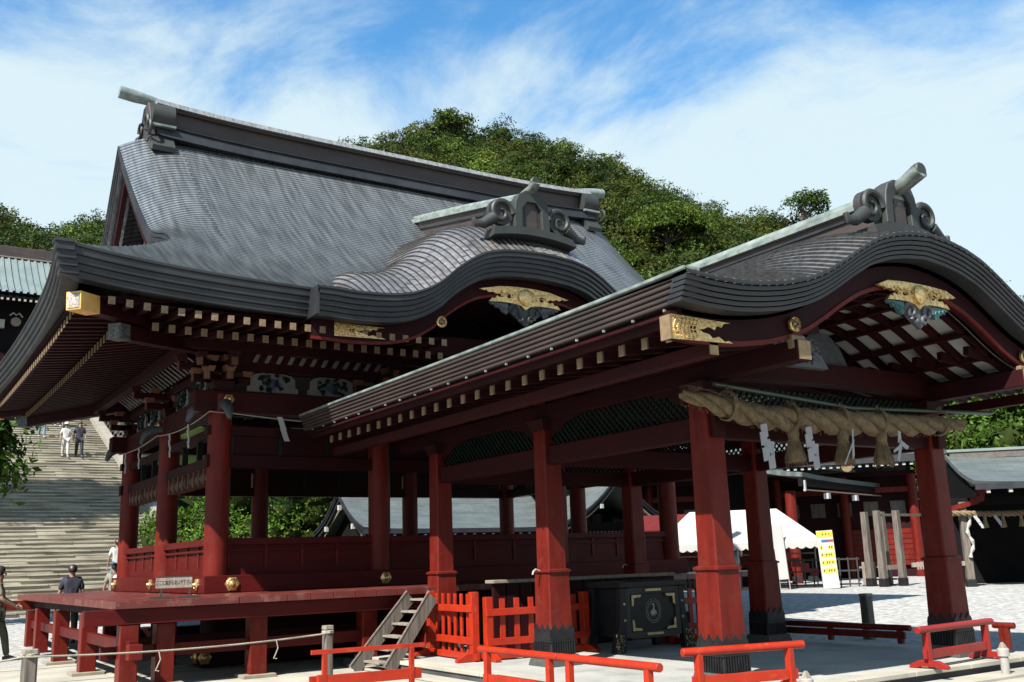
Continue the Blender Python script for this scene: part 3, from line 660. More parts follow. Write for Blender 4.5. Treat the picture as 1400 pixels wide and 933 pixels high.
# slanted white strips under the rafters
for k in range(14): obj('plaster_strip', MB().bar((5.62 + k * .215, 17.08, 5.17), (5.66 + k * .215, 16.78, 5.40), .075, .02), DULLW, hall)
for k in range(24): obj('plaster_strip', MB().bar((4.88, 17.9 + k * .24, 5.17), (4.58, 17.93 + k * .24, 5.40), .075, .02), DULLW, hall)
obj('strip_backing', MB().bar((5.2, 17.16, 5.2), (15.2, 17.16, 5.2), .05, .5, (0, -1, 1.2)), DRED, hall)
# bracket clusters over each column
def bracket(x, y, dirs):
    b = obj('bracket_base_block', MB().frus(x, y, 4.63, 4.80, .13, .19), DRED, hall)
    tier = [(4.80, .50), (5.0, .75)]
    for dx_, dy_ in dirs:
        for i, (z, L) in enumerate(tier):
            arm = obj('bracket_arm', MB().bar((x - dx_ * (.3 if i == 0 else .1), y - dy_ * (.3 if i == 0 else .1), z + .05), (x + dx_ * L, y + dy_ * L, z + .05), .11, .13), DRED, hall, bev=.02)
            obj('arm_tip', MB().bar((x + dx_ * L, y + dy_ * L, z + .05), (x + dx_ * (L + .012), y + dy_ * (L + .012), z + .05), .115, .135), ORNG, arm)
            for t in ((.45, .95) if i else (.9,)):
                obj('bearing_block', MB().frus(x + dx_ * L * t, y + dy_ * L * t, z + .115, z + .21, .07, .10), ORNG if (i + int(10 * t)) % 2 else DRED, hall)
    # projecting beast-head nose piece, pale
    if (x < 6 and y < 25):
        for (ddx, ddy) in ((-1, 0),) if y > 18 else ((-1, 0), (0, -1)):
            nz_ = obj('carved_nose', MB().tube([(x, y, 4.4), (x + ddx * .35, y + ddy * .35, 4.36), (x + ddx * .5, y + ddy * .5, 4.24), (x + ddx * .56, y + ddy * .56, 4.08)], [.11, .10, .08, .04], 8), GRYP, hall, smooth=50)
for x in colx:
    bracket(x, 17.3, [(0, -1), (1, 0), (-1, 0)] + ([(-.7, -.7)] if x == 5.1 else [])); bracket(x, 24.1, [(0, 1), (1, 0), (-1, 0)])
for y in (20.7,): bracket(5.1, y, [(-1, 0), (0, 1), (0, -1)]); bracket(15.3, y, [(1, 0), (0, 1), (0, -1)])
# purlins carried by the brackets
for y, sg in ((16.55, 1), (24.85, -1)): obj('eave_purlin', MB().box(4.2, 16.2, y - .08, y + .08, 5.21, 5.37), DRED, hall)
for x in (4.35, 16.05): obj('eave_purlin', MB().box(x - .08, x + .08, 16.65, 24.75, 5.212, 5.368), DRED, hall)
# rafters: base row and flying row, gilt end caps
RW = .085
def rafter(p0, p1, h, name, capm):
    r = obj(name, MB().bar(p0, p1, RW, h), DRED, hall)
    d = (Vector(p0) - Vector(p1)).normalized()
    obj('rafter_cap', MB().bar(Vector(p0), Vector(p0) + d * .012, RW + .012, h + .012), capm, r)
    return r
def ztip(a): return .20 * math.exp(-max(0, a) / 1.3)
proto = {}
def rafter_i(kind, loc, rot, dz, capm):
    if kind not in proto:
        h, L, sl = (.10, 2.7, .10) if kind == 'flying_rafter' else (.11, 2.2, .17)
        proto[kind] = (MB().bar((0, 0, 0), (L, 0, L * sl), RW, h), MB().bar((-.012, 0, 0), (0, 0, 0), RW + .014, h + .014), {})
    a, b, me = proto[kind]
    if 'm' not in me:
        r = obj(kind, a, DRED, hall); c = obj('rafter_cap', b, capm, r); me['m'] = r; me['c'] = c
    else:
        r = me['m'].copy(); col.objects.link(r); c = me['c'].copy(); col.objects.link(c); c.parent = r; r.parent = hall
    r.location = loc; r.rotation_euler = (0, 0, rot)
for x in np.arange(2.75, 17.7, .25):
    mid = 8.25 < x < 11.9
    e = ztip(min(x - 2.2, 18.2 - x))
    L0 = 15.5
    if not mid:
        rafter_i('flying_rafter', (x, 14.86, 5.31 + e), PI / 2, 0, GOLDF)
    if x > 3.3 and x < 17.1 and not (8.5 < x < 11.6): rafter_i('base_rafter', (x + .03, 15.52, 5.22 + e * .6), PI / 2, 0, GOLDF)
for y in np.arange(15.1, 26.2, .25):
    e = ztip(min(y - 14.8, 26.6 - y))
    rafter_i('flying_rafter', (2.36, y, 5.31 + e), 0, 0, GOLDF); rafter_i('flying_rafter', (18.04, y, 5.31 + e), PI, 0, GOLDF)
    if 15.7 < y < 25.7: rafter_i('base_rafter', (3.0, y + .03, 5.22 + e * .6), 0, 0, GOLDF); rafter_i('base_rafter', (17.4, y + .03, 5.22 + e * .6), PI, 0, GOLDF)
# boards above the rafters
def soffit(z_in, z_out):
    mb = MB(); o = []
    ring = lambda x0, x1, y0, y1, z: [(x0, y0, z), (x1, y0, z), (x1, y1, z), (x0, y1, z)]
    a = ring(2.3, 18.1, 14.95, 26.5, z_out); b = ring(4.9, 15.5, 17.2, 24.3, z_in)
    mb.add(a + b, [(1, 2, 6, 5), (2, 3, 7, 6), (3, 0, 4, 7)])
    # front side leaves the curved gable open
    mb.add([(2.3, 14.95, z_out), (8.1, 14.95, z_out), (8.1, 17.2, z_in), (4.9, 17.2, z_in), (12.0, 14.95, z_out), (18.1, 14.95, z_out), (15.5, 17.2, z_in), (12.0, 17.2, z_in)], [(0, 1, 2, 3), (4, 5, 6, 7)])
    return mb
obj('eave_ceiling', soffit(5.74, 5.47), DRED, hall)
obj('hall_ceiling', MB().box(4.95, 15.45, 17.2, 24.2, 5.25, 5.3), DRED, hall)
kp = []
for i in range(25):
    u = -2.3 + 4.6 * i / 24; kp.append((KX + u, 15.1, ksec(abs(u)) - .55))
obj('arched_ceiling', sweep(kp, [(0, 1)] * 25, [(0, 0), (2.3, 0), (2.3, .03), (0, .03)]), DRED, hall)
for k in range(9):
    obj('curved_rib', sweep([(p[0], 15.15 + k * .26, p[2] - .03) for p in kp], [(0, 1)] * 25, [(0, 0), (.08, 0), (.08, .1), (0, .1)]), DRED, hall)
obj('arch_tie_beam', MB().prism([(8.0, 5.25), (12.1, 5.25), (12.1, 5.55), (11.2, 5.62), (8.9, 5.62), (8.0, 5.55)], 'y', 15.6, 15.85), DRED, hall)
# corner hip rafters with decorated ends
for sx, sy in ((1, 1), (-1, 1), (1, -1), (-1, -1)):
    X = lambda x: x if sx > 0 else 2 * CXR - x
    Y = lambda y: y if sy > 0 else 2 * CYR - y
    h1 = obj('hip_rafter', MB().bar((X(2.45), Y(15.0), 5.38), (X(4.9), Y(17.2), 5.55), .22, .24), DRED, hall)
    d = Vector((X(2.45) - X(4.9), Y(15.0) - Y(17.2), -.17)).normalized(); p = Vector((X(2.45), Y(15.0), 5.38))
    c = obj('hip_rafter_cap', MB().bar(p + d * .30, p - d * .12, .25, .27), GOLD if 0 else mat('gilt_lacquer', (.62, .36, .10), (.5, .27, .07), rough=.5, metal=.3, scale=8, bump=.1), h1, bev=.01)
    obj('cap_end_plate', MB().bar(p + d * .312, p + d * .30, .20, .21), mat('white_crest_plate', (.75, .70, .6), (.35, .3, .25), rough=.6, scale=38, bump=.3, lo=.42, hi=.56), c)
    h2 = obj('hip_rafter', MB().bar((X(3.1), Y(15.62), 5.14), (X(4.9), Y(17.2), 5.35), .20, .22), DRED, hall)
    p = Vector((X(3.1), Y(15.62), 5.14))
    obj('hip_rafter_cap', MB().bar(p + d * .24, p, .22, .24), mat('dull_crest_plate', (.16, .17, .17), (.05, .055, .06), rough=.6, scale=26, bump=.3, lo=.42, hi=.56), h2)
# ---------------------------------------------------------------- deck round the hall
DX0, DY0 = 3.0, 14.75
def deckboards(x0, x1, y0, y1, al, n):
    for k in range(n):
        if al == 'x': a0 = x0 + (x1 - x0) * k / n; a1 = x0 + (x1 - x0) * (k + 1) / n; b = MB().box(a0 + .003, a1 - .003, y0, y1, FZ - .105, FZ + (k % 3) * .0012)
        else: a0 = y0 + (y1 - y0) * k / n; a1 = y0 + (y1 - y0) * (k + 1) / n; b = MB().box(x0, x1, a0 + .003, a1 - .003, FZ - .105, FZ + (k % 3) * .0012)
        obj('deck_board', b, DECK, hall, bev=.006)
deckboards(4.72, 8.0, DY0, 17.03, 'x', 9)
deckboards(12.5, 16.6, DY0 + .6, 17.03, 'x', 11)
deckboards(8.0, 12.5, 15.35, 17.03, 'x', 12)
deckboards(DX0, 4.715, DY0, 24.9, 'y', 26)
deckboards(4.72, 17.4, 24.4, 26.0, 'x', 30)
# deck beams and posts
def post(x, y, z1, s=.125, h0=.05):
    p = obj('deck_post', MB().frus(x, y, h0, z1, s, s, cham=.012), RED, hall)
    obj('post_pad', MB().box(x - .25, x + .25, y - .22, y + .22, -.02, h0), CONC if 0 else mat('buff_stone_pad', (.42, .36, .27), (.32, .27, .2), rough=.9, scale=6, bump=.3), p, bev=.01)
    return p
obj('deck_beam', MB().box(2.62, 8.1, 14.83, 15.0, FZ - .32, FZ - .109), REDX, hall, bev=.008)
obj('deck_beam', MB().box(2.62, 4.6, 23.9, 24.1, FZ - .30, FZ - .109), ORG if 0 else RED, hall, bev=.008)
obj('deck_joist', MB().box(3.18, 3.34, 15.01, 23.89, FZ - .24, FZ - .112), DRED, hall)
obj('deck_joist', MB().box(4.4, 4.55, 15.01, 23.89, FZ - .24, FZ - .112), DRED, hall)
for y in (14.95, 17.8, 20.4, 22.7, 24.0):
    post(3.22, y, FZ - (.33 if y in (14.95, 24.0) else .25))
for x in (3.75, 5.1, 6.9, 8.0): post(x, 15.12, FZ - .12 if x != 3.75 else FZ - .34, .13)
for y in (17.8, 20.4, 22.7): post(4.5, y, FZ - .25, .1)
obj('deck_tie', MB().box(3.17, 3.27, 14.6, 24.5, .50, .66), REDX, hall, bev=.006)
obj('deck_tie', MB().box(2.9, 8.1, 15.075, 15.165, .40, .57), REDX, hall, bev=.006)
for y in (14.72, 17.45, 20.1, 22.4):
    obj('tie_wedge', MB().box(3.175, 3.265, y + .55, y + .75, .66, .69), RED, hall)
obj('tie_end_block', MB().box(3.13, 3.31, 14.42, 14.6, .42, .62), RED, hall, bev=.006)
for y in (16.3,): obj('deck_tie', MB().box(3.3, 8.1, y, y + .1, .45, .6), DRED, hall)
# thin rope with paper streamers round the columns
def catenary(p0, p1, sag, n=14):
    p0, p1 = Vector(p0), Vector(p1); return [p0.lerp(p1, i / n) - Vector((0, 0, sag * 4 * (i / n) * (1 - i / n))) for i in range(n + 1)]
wire = obj('twisted_cord', MB().tube(catenary((4.85, 24.3, 4.25), (4.83, 20.7, 4.25), .07) + catenary((4.83, 20.7, 4.25), (4.85, 17.1, 4.24), .10)[1:] + catenary((5.0, 17.04, 4.24), (9.2, 17.04, 4.10), .06)[1:], .011, 5), ROPEM, label='thin twisted cord strung round the hall columns below the tie beam', cat='cord')
def shide(x, y, z, L, ax='x', tilt=0):
    mb = MB(); wv = .10; n = 4
    for k in range(n):
        o_ = (-.03 + .03 * k + tilt * k) ; z0 = z - k * L / n; z1 = z0 - L / n - .03; t = .012 * (k % 2)
        q = [(o_ - wv / 2, z0), (o_ + wv / 2, z0), (o_ + wv / 2 + .05, z1), (o_ - wv / 2 + .05, z1)]
        if ax == 'x': mb.prism([(x + a, b) for a, b in q], 'y', y - .006 - t, y - t)
        else: mb.prism([(y - a, b) for a, b in q], 'x', x - .006 - t, x - t)
    return mb
for (x, y, z, L, ax, lb) in ((6.1, 17.0, 4.19, .40, 'x', 'white zigzag paper streamer on the cord across the front of the hall'), (4.81, 18.25, 4.17, .42, 'y', 'white zigzag paper streamer hanging just left of the corner column'),
                             (4.81, 19.55, 4.14, .42, 'y', 'white zigzag paper streamer beside the middle column of the left side'), (4.81, 22.1, 4.16, .42, 'y', 'pale zigzag paper streamer on the cord beyond the middle column'), (4.81, 23.4, 4.18, .42, 'y', 'pale zigzag paper streamer nearest the rear column on the left side')):
    obj('paper_streamer', shide(x, y, z, L, ax), WHTP, label=lb, cat='paper streamer', group='paper streamers on the hall cord')
# ================================================================ FRONT PAVILION (porch roof over the offering box)
porch = thing('worship_pavilion', 'red pavilion with a curved copper roof over the black offering box', 'pavilion')
PX, PH, PYF = 10.2, 3.9, 6.65
PTAB = [(3.9, 4.17), (3.54, 4.14), (3.17, 4.14), (2.85, 4.17), (2.52, 4.22), (2.17, 4.31), (1.89, 4.42), (1.61, 4.57), (1.29, 4.76), (.98, 4.92), (.67, 5.02), (.35, 5.08), (0, 5.11)]
psec, pz, pc = kara(porch, PX, PH, PTAB, PYF, 16.6, .27, .0, 34, 1.45)
PL = [(-.02, .025, -.02), (.03, .075, .0), (.08, .125, .022), (.13, .175, .044), (.18, .225, .066), (.23, .275, .085)]
kara_front(porch, PX, PH, psec, PYF, PL)
for sg in (-1, 1):
    for a, b, ins in PL:
        P = [(PX + sg * PH, PYF + .003 + (16.6 - PYF) * i / 20, 4.17 + .03 * math.exp(-i / 3)) for i in range(21)]
        P[0] = (P[0][0], PYF + max(0, ins) + .004, P[0][2])
        obj('eave_board', sweep(P, [(-sg, 0)] * 21, [(ins, a), (ins + .2, a), (ins + .2, b - .006), (ins + .01, b - .006), (ins, b - .016)]), COPG if a < 0 else COPB, porch)
        if a < 0: continue
    # small nail heads along the eave edge
    for i in range(20): obj('eave_clip', MB().box(PX + sg * (PH - .07) - .012, PX + sg * (PH - .07) + .012, PYF + .4 + i * .48, PYF + .42 + i * .48, 3.865, 3.89), COPG, porch)
kara_ridge(porch, PX, 7.0, 16.4, 5.38, 5.38, .14, .38, .34)
onigawara(porch, PX, 6.96, 5.29, 1.02, .66)
bargeboard(porch, PX, PH, psec, 6.98, .30, .27, DRED, .06)
gold_plate(porch, 6.36, 3.58, .80, .245, 6.975, 1)
obj('gilt_plate_return', MB().box(6.335, 6.358, 6.955, 7.10, 3.58, 3.82), GOLDF, porch)
gold_plate(porch, 2 * PX - 6.36, 3.58, .80, .245, 6.975, -1)
tomoe(porch, 8.07, 3.89, 6.96, .085); tomoe(porch, 2 * PX - 8.07, 3.89, 6.96, .085)
for sg in (-1, 1): obj('gilt_beam_end', MB().box(PX + sg * 2.10 - .10, PX + sg * 2.10 + .10, 6.93, 7.0, 3.63, 3.77), GOLDF, porch, bev=.008)
gegyo(porch, 10.22, 4.45, 6.95, .72, GRYP, TEAL)
# arched ceiling of white boards with red ribs
cp = [(PX - 3.0 + 6.0 * i / 48, 7.2, psec(abs(-3.0 + 6.0 * i / 48)) - .46) for i in range(49)]
pan = obj('white_ceiling_board', sweep(cp, [(0, 1)] * 49, [(0, 0), (1.9, 0), (1.9, .02), (0, .02)]), mat('aged_white_ceiling', (.60, .60, .60), (.5, .5, .5), rough=.85, scale=5, bump=.05), porch)
for k in range(6):
    obj('curved_rib', sweep([(p[0], 7.2 + k * .36, p[2] - .02) for p in cp], [(0, 1)] * 49, [(0, 0), (.085, 0), (.085, .09), (0, .09)]), DRED, porch)
for k in range(1, 12):
    u = -2.7 + k * .45; z = psec(abs(u)) - .53
    obj('ceiling_batten', MB().box(PX + u - .05, PX + u + .05, 7.2, 9.1, z - .05, z + .02), DRED, porch)
obj('roof_underside', sweep([(PX - 3.78 + 7.56 * i / 48, 7.05, psec(abs(-3.78 + 7.56 * i / 48)) - .30) for i in range(49)], [(0, 1)] * 49, [(0, 0), (9.5, 0), (9.5, .03), (0, .03)]), DRED, porch)
# pillars
PXS, PYS = (8.13, 12.27), (8.43, 11.68, 14.86)
def pillar(x, y):
    p = obj('pillar', MB().frus(x, y, 1.42, 3.45, .152, .140, cham=.018), RED, porch)
    obj('pillar_base_casing', MB().frus(x, y, .56, 1.40, .190, .176, cham=.016), RED, p)
    obj('collar', MB().frus(x, y, 1.385, 1.415, .200, .200, cham=.02).frus(x, y, 1.415, 1.43, .19, .165, cham=.02), RED, p)
    # black metal sleeve with scalloped top
    sl = obj('metal_sleeve', MB().frus(x, y, .29, .47, .206, .198, cham=.014), BLK, p)
    rim = MB().frus(x, y, .465, .485, .212, .212, cham=.014); obj('sleeve_rim', rim, BLK, p)
    for (ax, ay) in ((0, -1), (-1, 0), (0, 1), (1, 0)):
        pts = []
        for c in (-.13, 0, .13):
            for t in range(0, 9):
                a = PI - t * PI / 8; pts.append((c + .062 * math.cos(a), .60 + .062 * math.sin(a) + (.035 if t == 4 else 0)))
        pts = [(-.196, .487), (-.196, .60)] + pts + [(.196, .60), (.196, .487)]
        if ay: mb = MB().prism([(x + a, z) for a, z in pts], 'y', y + ay * .188, y + ay * .202)
        else: mb = MB().prism([(y + a, z) for a, z in pts], 'x', x + ax * .188, x + ax * .202)
        obj('sleeve_scallop', mb, BLK, p)
        rd = MB()
        for k in range(10):
            t = -.18 + k * .04
            rd.bar((x + t, y + ay * .212, .30), (x + t, y + ay * .206, .462), .018, .014) if ay else rd.bar((x + ax * .212, y + t, .30), (x + ax * .206, y + t, .462), .018, .014)
        obj('sleeve_reeding', rd, BLK, p, kind='stuff')
    obj('stone_plinth', MB().frus(x, y, .15, .292, .27, .235), PLINTH, p, bev=.01)
    return p
for x in PXS:
    for y in PYS: pillar(x, y)
# little upturned metal hooks on the collars
for x, y in ((8.13, 11.68), (12.27, 14.86)):
    obj('metal_hook', MB().tube([(x - .19, y, 1.40), (x - .27, y, 1.43), (x - .31, y, 1.40), (x - .32, y, 1.36)], .014, 6), PVC, porch, smooth=50)
# beams
for x in PXS:
    obj('head_beam', MB().box(x - .085, x + .085, 8.2, 15.1, 2.86, 3.12), REDD, porch, bev=.01)
    obj('eave_plate', MB().box(x - .10, x + .10, 6.9, 16.2, 3.50, 3.72), DRED, porch, bev=.01)
for y in PYS:
    obj('cross_beam', MB().box(8.02, 12.38, y - .083, y + .083, 2.862, 3.118), REDD, porch, bev=.01)
    n = 30; P = [(7.9 + 4.6 * i / n, y - .12, 4.02 + .0 * i) for i in range(n + 1)]
    mb = MB()
    for i in range(n + 1):
        u = -1 + 2 * i / n; zb = 3.52 + .10 * (1 - abs(u) ** 3); x_ = PX + u * 2.16
        mb.v += [(x_, y - .13, zb), (x_, y + .13, zb), (x_, y + .13, 3.88), (x_, y - .13, 3.88)]
    for i in range(n):
        for k in range(4): mb.f.append((i * 4 + k, i * 4 + (k + 1) % 4, i * 4 + 4 + (k + 1) % 4, i * 4 + 4 + k))
    mb.f += [(3, 2, 1, 0), (n * 4, n * 4 + 1, n * 4 + 2, n * 4 + 3)]
    obj('rainbow_beam', mb, REDD, porch)
    for x in PXS:
        obj('capital_block', MB().frus(x, y, 3.35, 3.50, .15, .21), DRED, porch)
    obj('frog_leg_strut', MB().prism([(PX - .5, 3.88), (PX - .35, 4.15), (PX - .15, 4.3), (PX + .15, 4.3), (PX + .35, 4.15), (PX + .5, 3.88)], 'y', y - .05, y + .05), GRYP, porch)
for x, sg in ((6.72, 1), (13.68, -1)): obj('eave_beam', MB().box(min(x, x + sg * .13) + sg * .12, max(x, x + sg * .13) + sg * .12, 6.98, 16.4, 3.46, 3.60), REDD, porch, bev=.01)
for k in range(24):
    y = 7.27 + k * .375
    for sg, x0 in ((1, 6.60), (-1, 13.80)):
        r = obj('rafter', MB().bar((x0, y, 3.69), (x0 + sg * 2.2, y, 3.98), .075, .105), DRED, porch)
        obj('rafter_cap', MB().box(x0 - .012, x0 + .012, y - .042, y + .042, 3.63, 3.745), GOLDF, r)
for sg in (-1, 1):
    obj('eave_fascia_board', MB().box(min(PX + sg * 3.72, PX + sg * 3.66), max(PX + sg * 3.72, PX + sg * 3.66), 7.0, 16.5, 3.76, 3.9), DRED, porch)
# gilt ends of the long beams
DG = mat('dull_gilt', (.30, .20, .10), (.2, .13, .07), rough=.5, metal=.5, scale=9, bump=.3)
for x in PXS: obj('gilt_end', MB().box(x - .09, x + .09, 6.885, 6.897, 3.51, 3.71), DG, porch)
for x in (6.905, 13.495): obj('gilt_end', MB().box(x - .055, x + .055, 6.965, 6.978, 3.47, 3.59), DG, porch)
# carved strut with volutes next to the left tomoe
cs = obj('carved_strut', MB().prism([(8.35, 3.62), (8.42, 3.86), (8.62, 4.0), (8.95, 4.0), (9.2, 3.84), (9.35, 3.62)], 'y', 7.6, 7.7), GRYP, porch)
rl = MB(); rnd = random.Random(3)
for k in range(30):
    u, h_ = rnd.uniform(8.45, 9.2), rnd.uniform(3.66, 3.92); a = rnd.random() * 6
    rl.tube([(u + .04 * math.cos(a + t), 7.59, h_ + .04 * math.sin(a + t)) for t in (0, 1, 2, 3)], .010, 5)
obj('strut_relief', rl, GRYP, cs)
# tie with knob
obj('strut_cap', MB().box(8.55, 8.85, 7.55, 7.72, 4.0, 4.1), GOLDF, porch)
# lattice transoms
def lattice(x0, x1, y0, y1, z0, z1, arch=True):
    al = 'x' if y0 == y1 else 'y'; L = (x1 - x0) if al == 'x' else (y1 - y0); H = z1 - z0; mb = MB()
    st = .105; n = int((L + H) / st)
    for sgn in (1, -1):
        for k in range(n + 1):
            c = k * st
            a0 = max(0, c - H); a1 = min(L, c); 
            if a1 - a0 < .03: continue
            h0, h1 = c - a0, c - a1
            if sgn < 0: pa, pb = (L - a0, h0), (L - a1, h1)
            else: pa, pb = (a0, h0), (a1, h1)
            t = .012 * sgn
            if al == 'x': mb.bar((x0 + pa[0], y0 + t, z0 + pa[1]), (x0 + pb[0], y0 + t, z0 + pb[1]), .02, .024, (0, 1, 0))
            else: mb.bar((x0 + t, y0 + pa[0], z0 + pa[1]), (x0 + t, y0 + pb[0], z0 + pb[1]), .02, .024, (1, 0, 0))
    obj('lattice', mb, GREEN, porch, kind='stuff')
    if arch:
        # cusped board above the lattice
        for e in (0, 1):
            pts = [(0, H), (0, H * .25), (.14, H * .45), (.26, H * .5), (.38, H * .78), (.6, H * .85), (.75, H)]
            pts = [(L - a, b) if e else (a, b) for a, b in pts]
            if al == 'x': obj('transom_bracket', MB().prism([(x0 + a, z0 + b) for a, b in pts], 'y', y0 - .045, y0 + .045), GREEN if 0 else DRED, porch)
            else: obj('transom_bracket', MB().prism([(y0 + a, z0 + b) for a, b in pts], 'x', x0 - .045, x0 + .045), DRED, porch)
for x in PXS:
    for i in (0, 1): lattice(x, x, PYS[i] + .15, PYS[i + 1] - .15, 3.13, 3.50)
for y in (8.43, 14.86): lattice(PXS[0] + .15, PXS[1] - .15, y, y, 3.13, 3.50, y != 8.43)
# inner ceiling boards with pale stripes between ribs
obj('inner_ceiling', MB().box(8.2, 12.2, 9.2, 14.8, 3.93, 3.96), DRED, porch)
for k in range(6): obj('pale_ceiling_strip', MB().box(8.45 + k * .22, 8.53 + k * .22, 8.7, 9.15, 3.46, 3.475), WHT, porch)
# ---------------------------------------------------------------- sacred rope
rope = thing('sacred_straw_rope', 'thick twisted straw rope with three tassels tied across the pavilion front', 'sacred rope', loc=(7.45, 8.05, 3.05))
rl_ = lambda p: (p[0] - 7.45, p[1] - 8.05, p[2] - 3.05)
base = []
RN = 150
def ropec(t):
    x = 7.42 + t * 5.05; z = 3.26 - .19 * sstep(-.02, .26, t) + .05 * t - .02 * math.sin(PI * t) + .04 * sstep(.75, 1, t)
    return Vector((x, 8.02, z))
for s_ in range(3):
    pts = []; rs = []
    for i in range(RN + 1):
        t = i / RN; c = ropec(t); thick = .116 * (.62 + .38 * sstep(0, .14, t)) * (.75 + .35 * math.sin(PI * min(1, max(0, t))) ) * (1 - .25 * sstep(.85, 1, t)); a = s_ * 2 * PI / 3 + t * 2 * PI * 4.4
        pts.append(rl_((c.x, c.y + thick * .62 * math.cos(a), c.z + thick * .62 * math.sin(a)))); rs.append(thick * .62)
    obj('rope_strand', MB().tube(pts, rs, 10), STRAW, rope, smooth=60)
# loose straw fibre
fb = MB()
for k in range(900):
    t = random.random(); c = ropec(t); a = random.random() * 2 * PI; r = .14 * (.8 + .3 * math.sin(PI * t)); d_ = random.uniform(.03, .08); a2 = a + d_ * 6
    fb.bar(rl_((c.x, c.y + r * math.cos(a), c.z + r * math.sin(a))), rl_((c.x + d_, c.y + (r + .012) * math.cos(a2), c.z + (r + .012) * math.sin(a2))), .003, .003)
obj('straw_fibre', fb, STRAW, rope, kind='stuff')
obj('bamboo_pole', MB().tube([rl_((7.9, 8.02, 3.42)), rl_((10.2, 8.02, 3.27)), rl_((13.2, 8.02, 3.36))], .028, 10), mat('green_bamboo', (.05, .09, .05), (.03, .06, .03), rough=.4, bump=.1), rope, smooth=40)
for tx in (.13, .330, .503, .648, .90):
    c = ropec(tx); kn = MB()
    for k in range(3): kn.tube([rl_((c.x - .02 + k * .02, c.y + .16 * math.cos(a * PI / 6), c.z + .03 + .17 * math.sin(a * PI / 6))) for a in range(13)], .010, 5)
    for k in range(5):
        a = random.uniform(.6, 2.5); kn.tube([rl_((c.x, 8.0, c.z + .16)), rl_((c.x + .09 * math.cos(a), 7.99, c.z + .16 + .09 * math.sin(a)))], [.007, .004], 5)
    obj('binding_knot', kn, STRAW, rope)
for tx in (.330, .503, .648):
    c = ropec(tx); 
    prof_ = [(.05, -.06), (.070, -.16), (.062, -.235), (.058, -.25), (.070, -.30), (.092, -.39), (.115, -.48), (.105, -.50), (.01, -.48)]
    ts = obj('rope_tassel', MB().lathe(rl_((c.x, c.y - .03, c.z)), prof_, 22), STRAW, rope, smooth=50)
    st = MB()
    for k in range(120):
        a = random.random() * 2 * PI; r0 = .066; r1 = random.uniform(.08, .14)
        st.bar(rl_((c.x + r0 * math.cos(a), c.y - .03 + r0 * math.sin(a), c.z - .25)), rl_((c.x + r1 * math.cos(a), c.y - .03 + r1 * math.sin(a), c.z - random.uniform(.45, .55))), .004, .004)
    obj('tassel_straw', st, STRAW, ts, kind='stuff')
    obj('tassel_binding', MB().tube([rl_((c.x + .064 * math.cos(a * PI / 6), c.y - .03 + .064 * math.sin(a * PI / 6), c.z - .245)) for a in range(13)], .010, 6), STRAW, ts)
for px_, L, lb, fan in ((8.46, .44, 'folded white paper streamer left of the first tassel on the thick rope', 1), (9.20, .42, 'folded white paper streamer between the first and second tassels', 1),
                   (9.98, .36, 'thin white paper strip between the second and third tassels', 0), (10.86, .36, 'loosely knotted white paper streamer right of the last tassel', 2)):
    z0 = 2.96; mb = MB(); y = 7.86
    if fan == 1:
        for k in range(5):
            zt = z0 - k * L * .2; o_ = (.0, -.03, .03, -.01, .08)[k]
            mb.prism([(px_ + o_ - .05, zt), (px_ + o_ + .05, zt + .02), (px_ + o_ + .06, zt - .13), (px_ + o_ - .04, zt - .15)], 'y', y - .008 - .01 * (k % 2), y - .01 * (k % 2))
        mb.prism([(px_ + .10, z0 - .18), (px_ + .16, z0 - .18), (px_ + .15, z0 - .40), (px_ + .09, z0 - .40)], 'y', y + .01, y + .018)
    elif fan == 0:
        mb.prism([(px_, z0 + .02), (px_ + .02, z0 + .02), (px_ - .005, z0 - .3), (px_ - .05, z0 - .36), (px_ - .04, z0 - .25)], 'y', y - .005, y)
        mb.prism([(px_, z0 - .1), (px_ + .01, z0 - .12), (px_ - .2, z0 - .42), (px_ - .215, z0 - .41)], 'y', y - .012, y - .007)
    else:
        mb.prism([(px_, z0 + .04), (px_ + .05, z0 + .02), (px_ + .04, z0 - .10), (px_ - .03, z0 - .12)], 'y', y - .005, y)
        mb.prism([(px_ + .02, z0 - .08), (px_ + .17, z0 - .16), (px_ + .12, z0 - .20), (px_ - .0, z0 - .14)], 'y', y - .015, y - .01)
        mb.prism([(px_ - .02, z0 - .12), (px_ + .04, z0 - .12), (px_ - .06, z0 - .36), (px_ - .10, z0 - .33)], 'y', y - .02, y - .015)
        mb.prism([(px_ - .02, z0 - .14), (px_ + .0, z0 - .18), (px_ - .16, z0 - .25), (px_ - .17, z0 - .22)], 'y', y - .03, y - .025)
    obj('paper_streamer', mb, WHTP, label=lb, cat='paper streamer', group='paper streamers on the thick rope')
# ================================================================ GROUND
def gz(x, y):
    return -.012 + .39 * sstep(19.5, 31, math.hypot(x, y))
gr = MB(); RR = [0.5, 4, 8, 12, 16, 19] + [20 + i * .8 for i in range(16)] + [34, 40, 60, 120, 300, 900]
gr.grid([[(r * math.cos(a * PI / 48), r * math.sin(a * PI / 48), gz(r, 0)) for a in range(97)] for r in RR])
obj('gravel_court', gr, GRAV, kind='structure', smooth=60)
obj('concrete_apron', MB().box(-.5, 6.93, 2, 22.2, -.5, -.002).box(6.93, 14.2, 2, 7.66, -.5, -.002), CONC, kind='structure')
for y in (9.4, 12.2, 16.9, 19.6): obj('apron_joint', MB().box(-.5, 6.9, y, y + .02, -.01, .003), STONED, kind='structure')
obj('apron_joint', MB().box(3.9, 3.92, 2, 22, -.01, .0035), STONED, kind='structure')
obj('drain_channel', MB().box(6.62, 6.86, 7.4, 15.3, -.02, .004).box(6.86, 14.2, 7.4, 7.6, -.02, .0045), STONED, kind='structure')
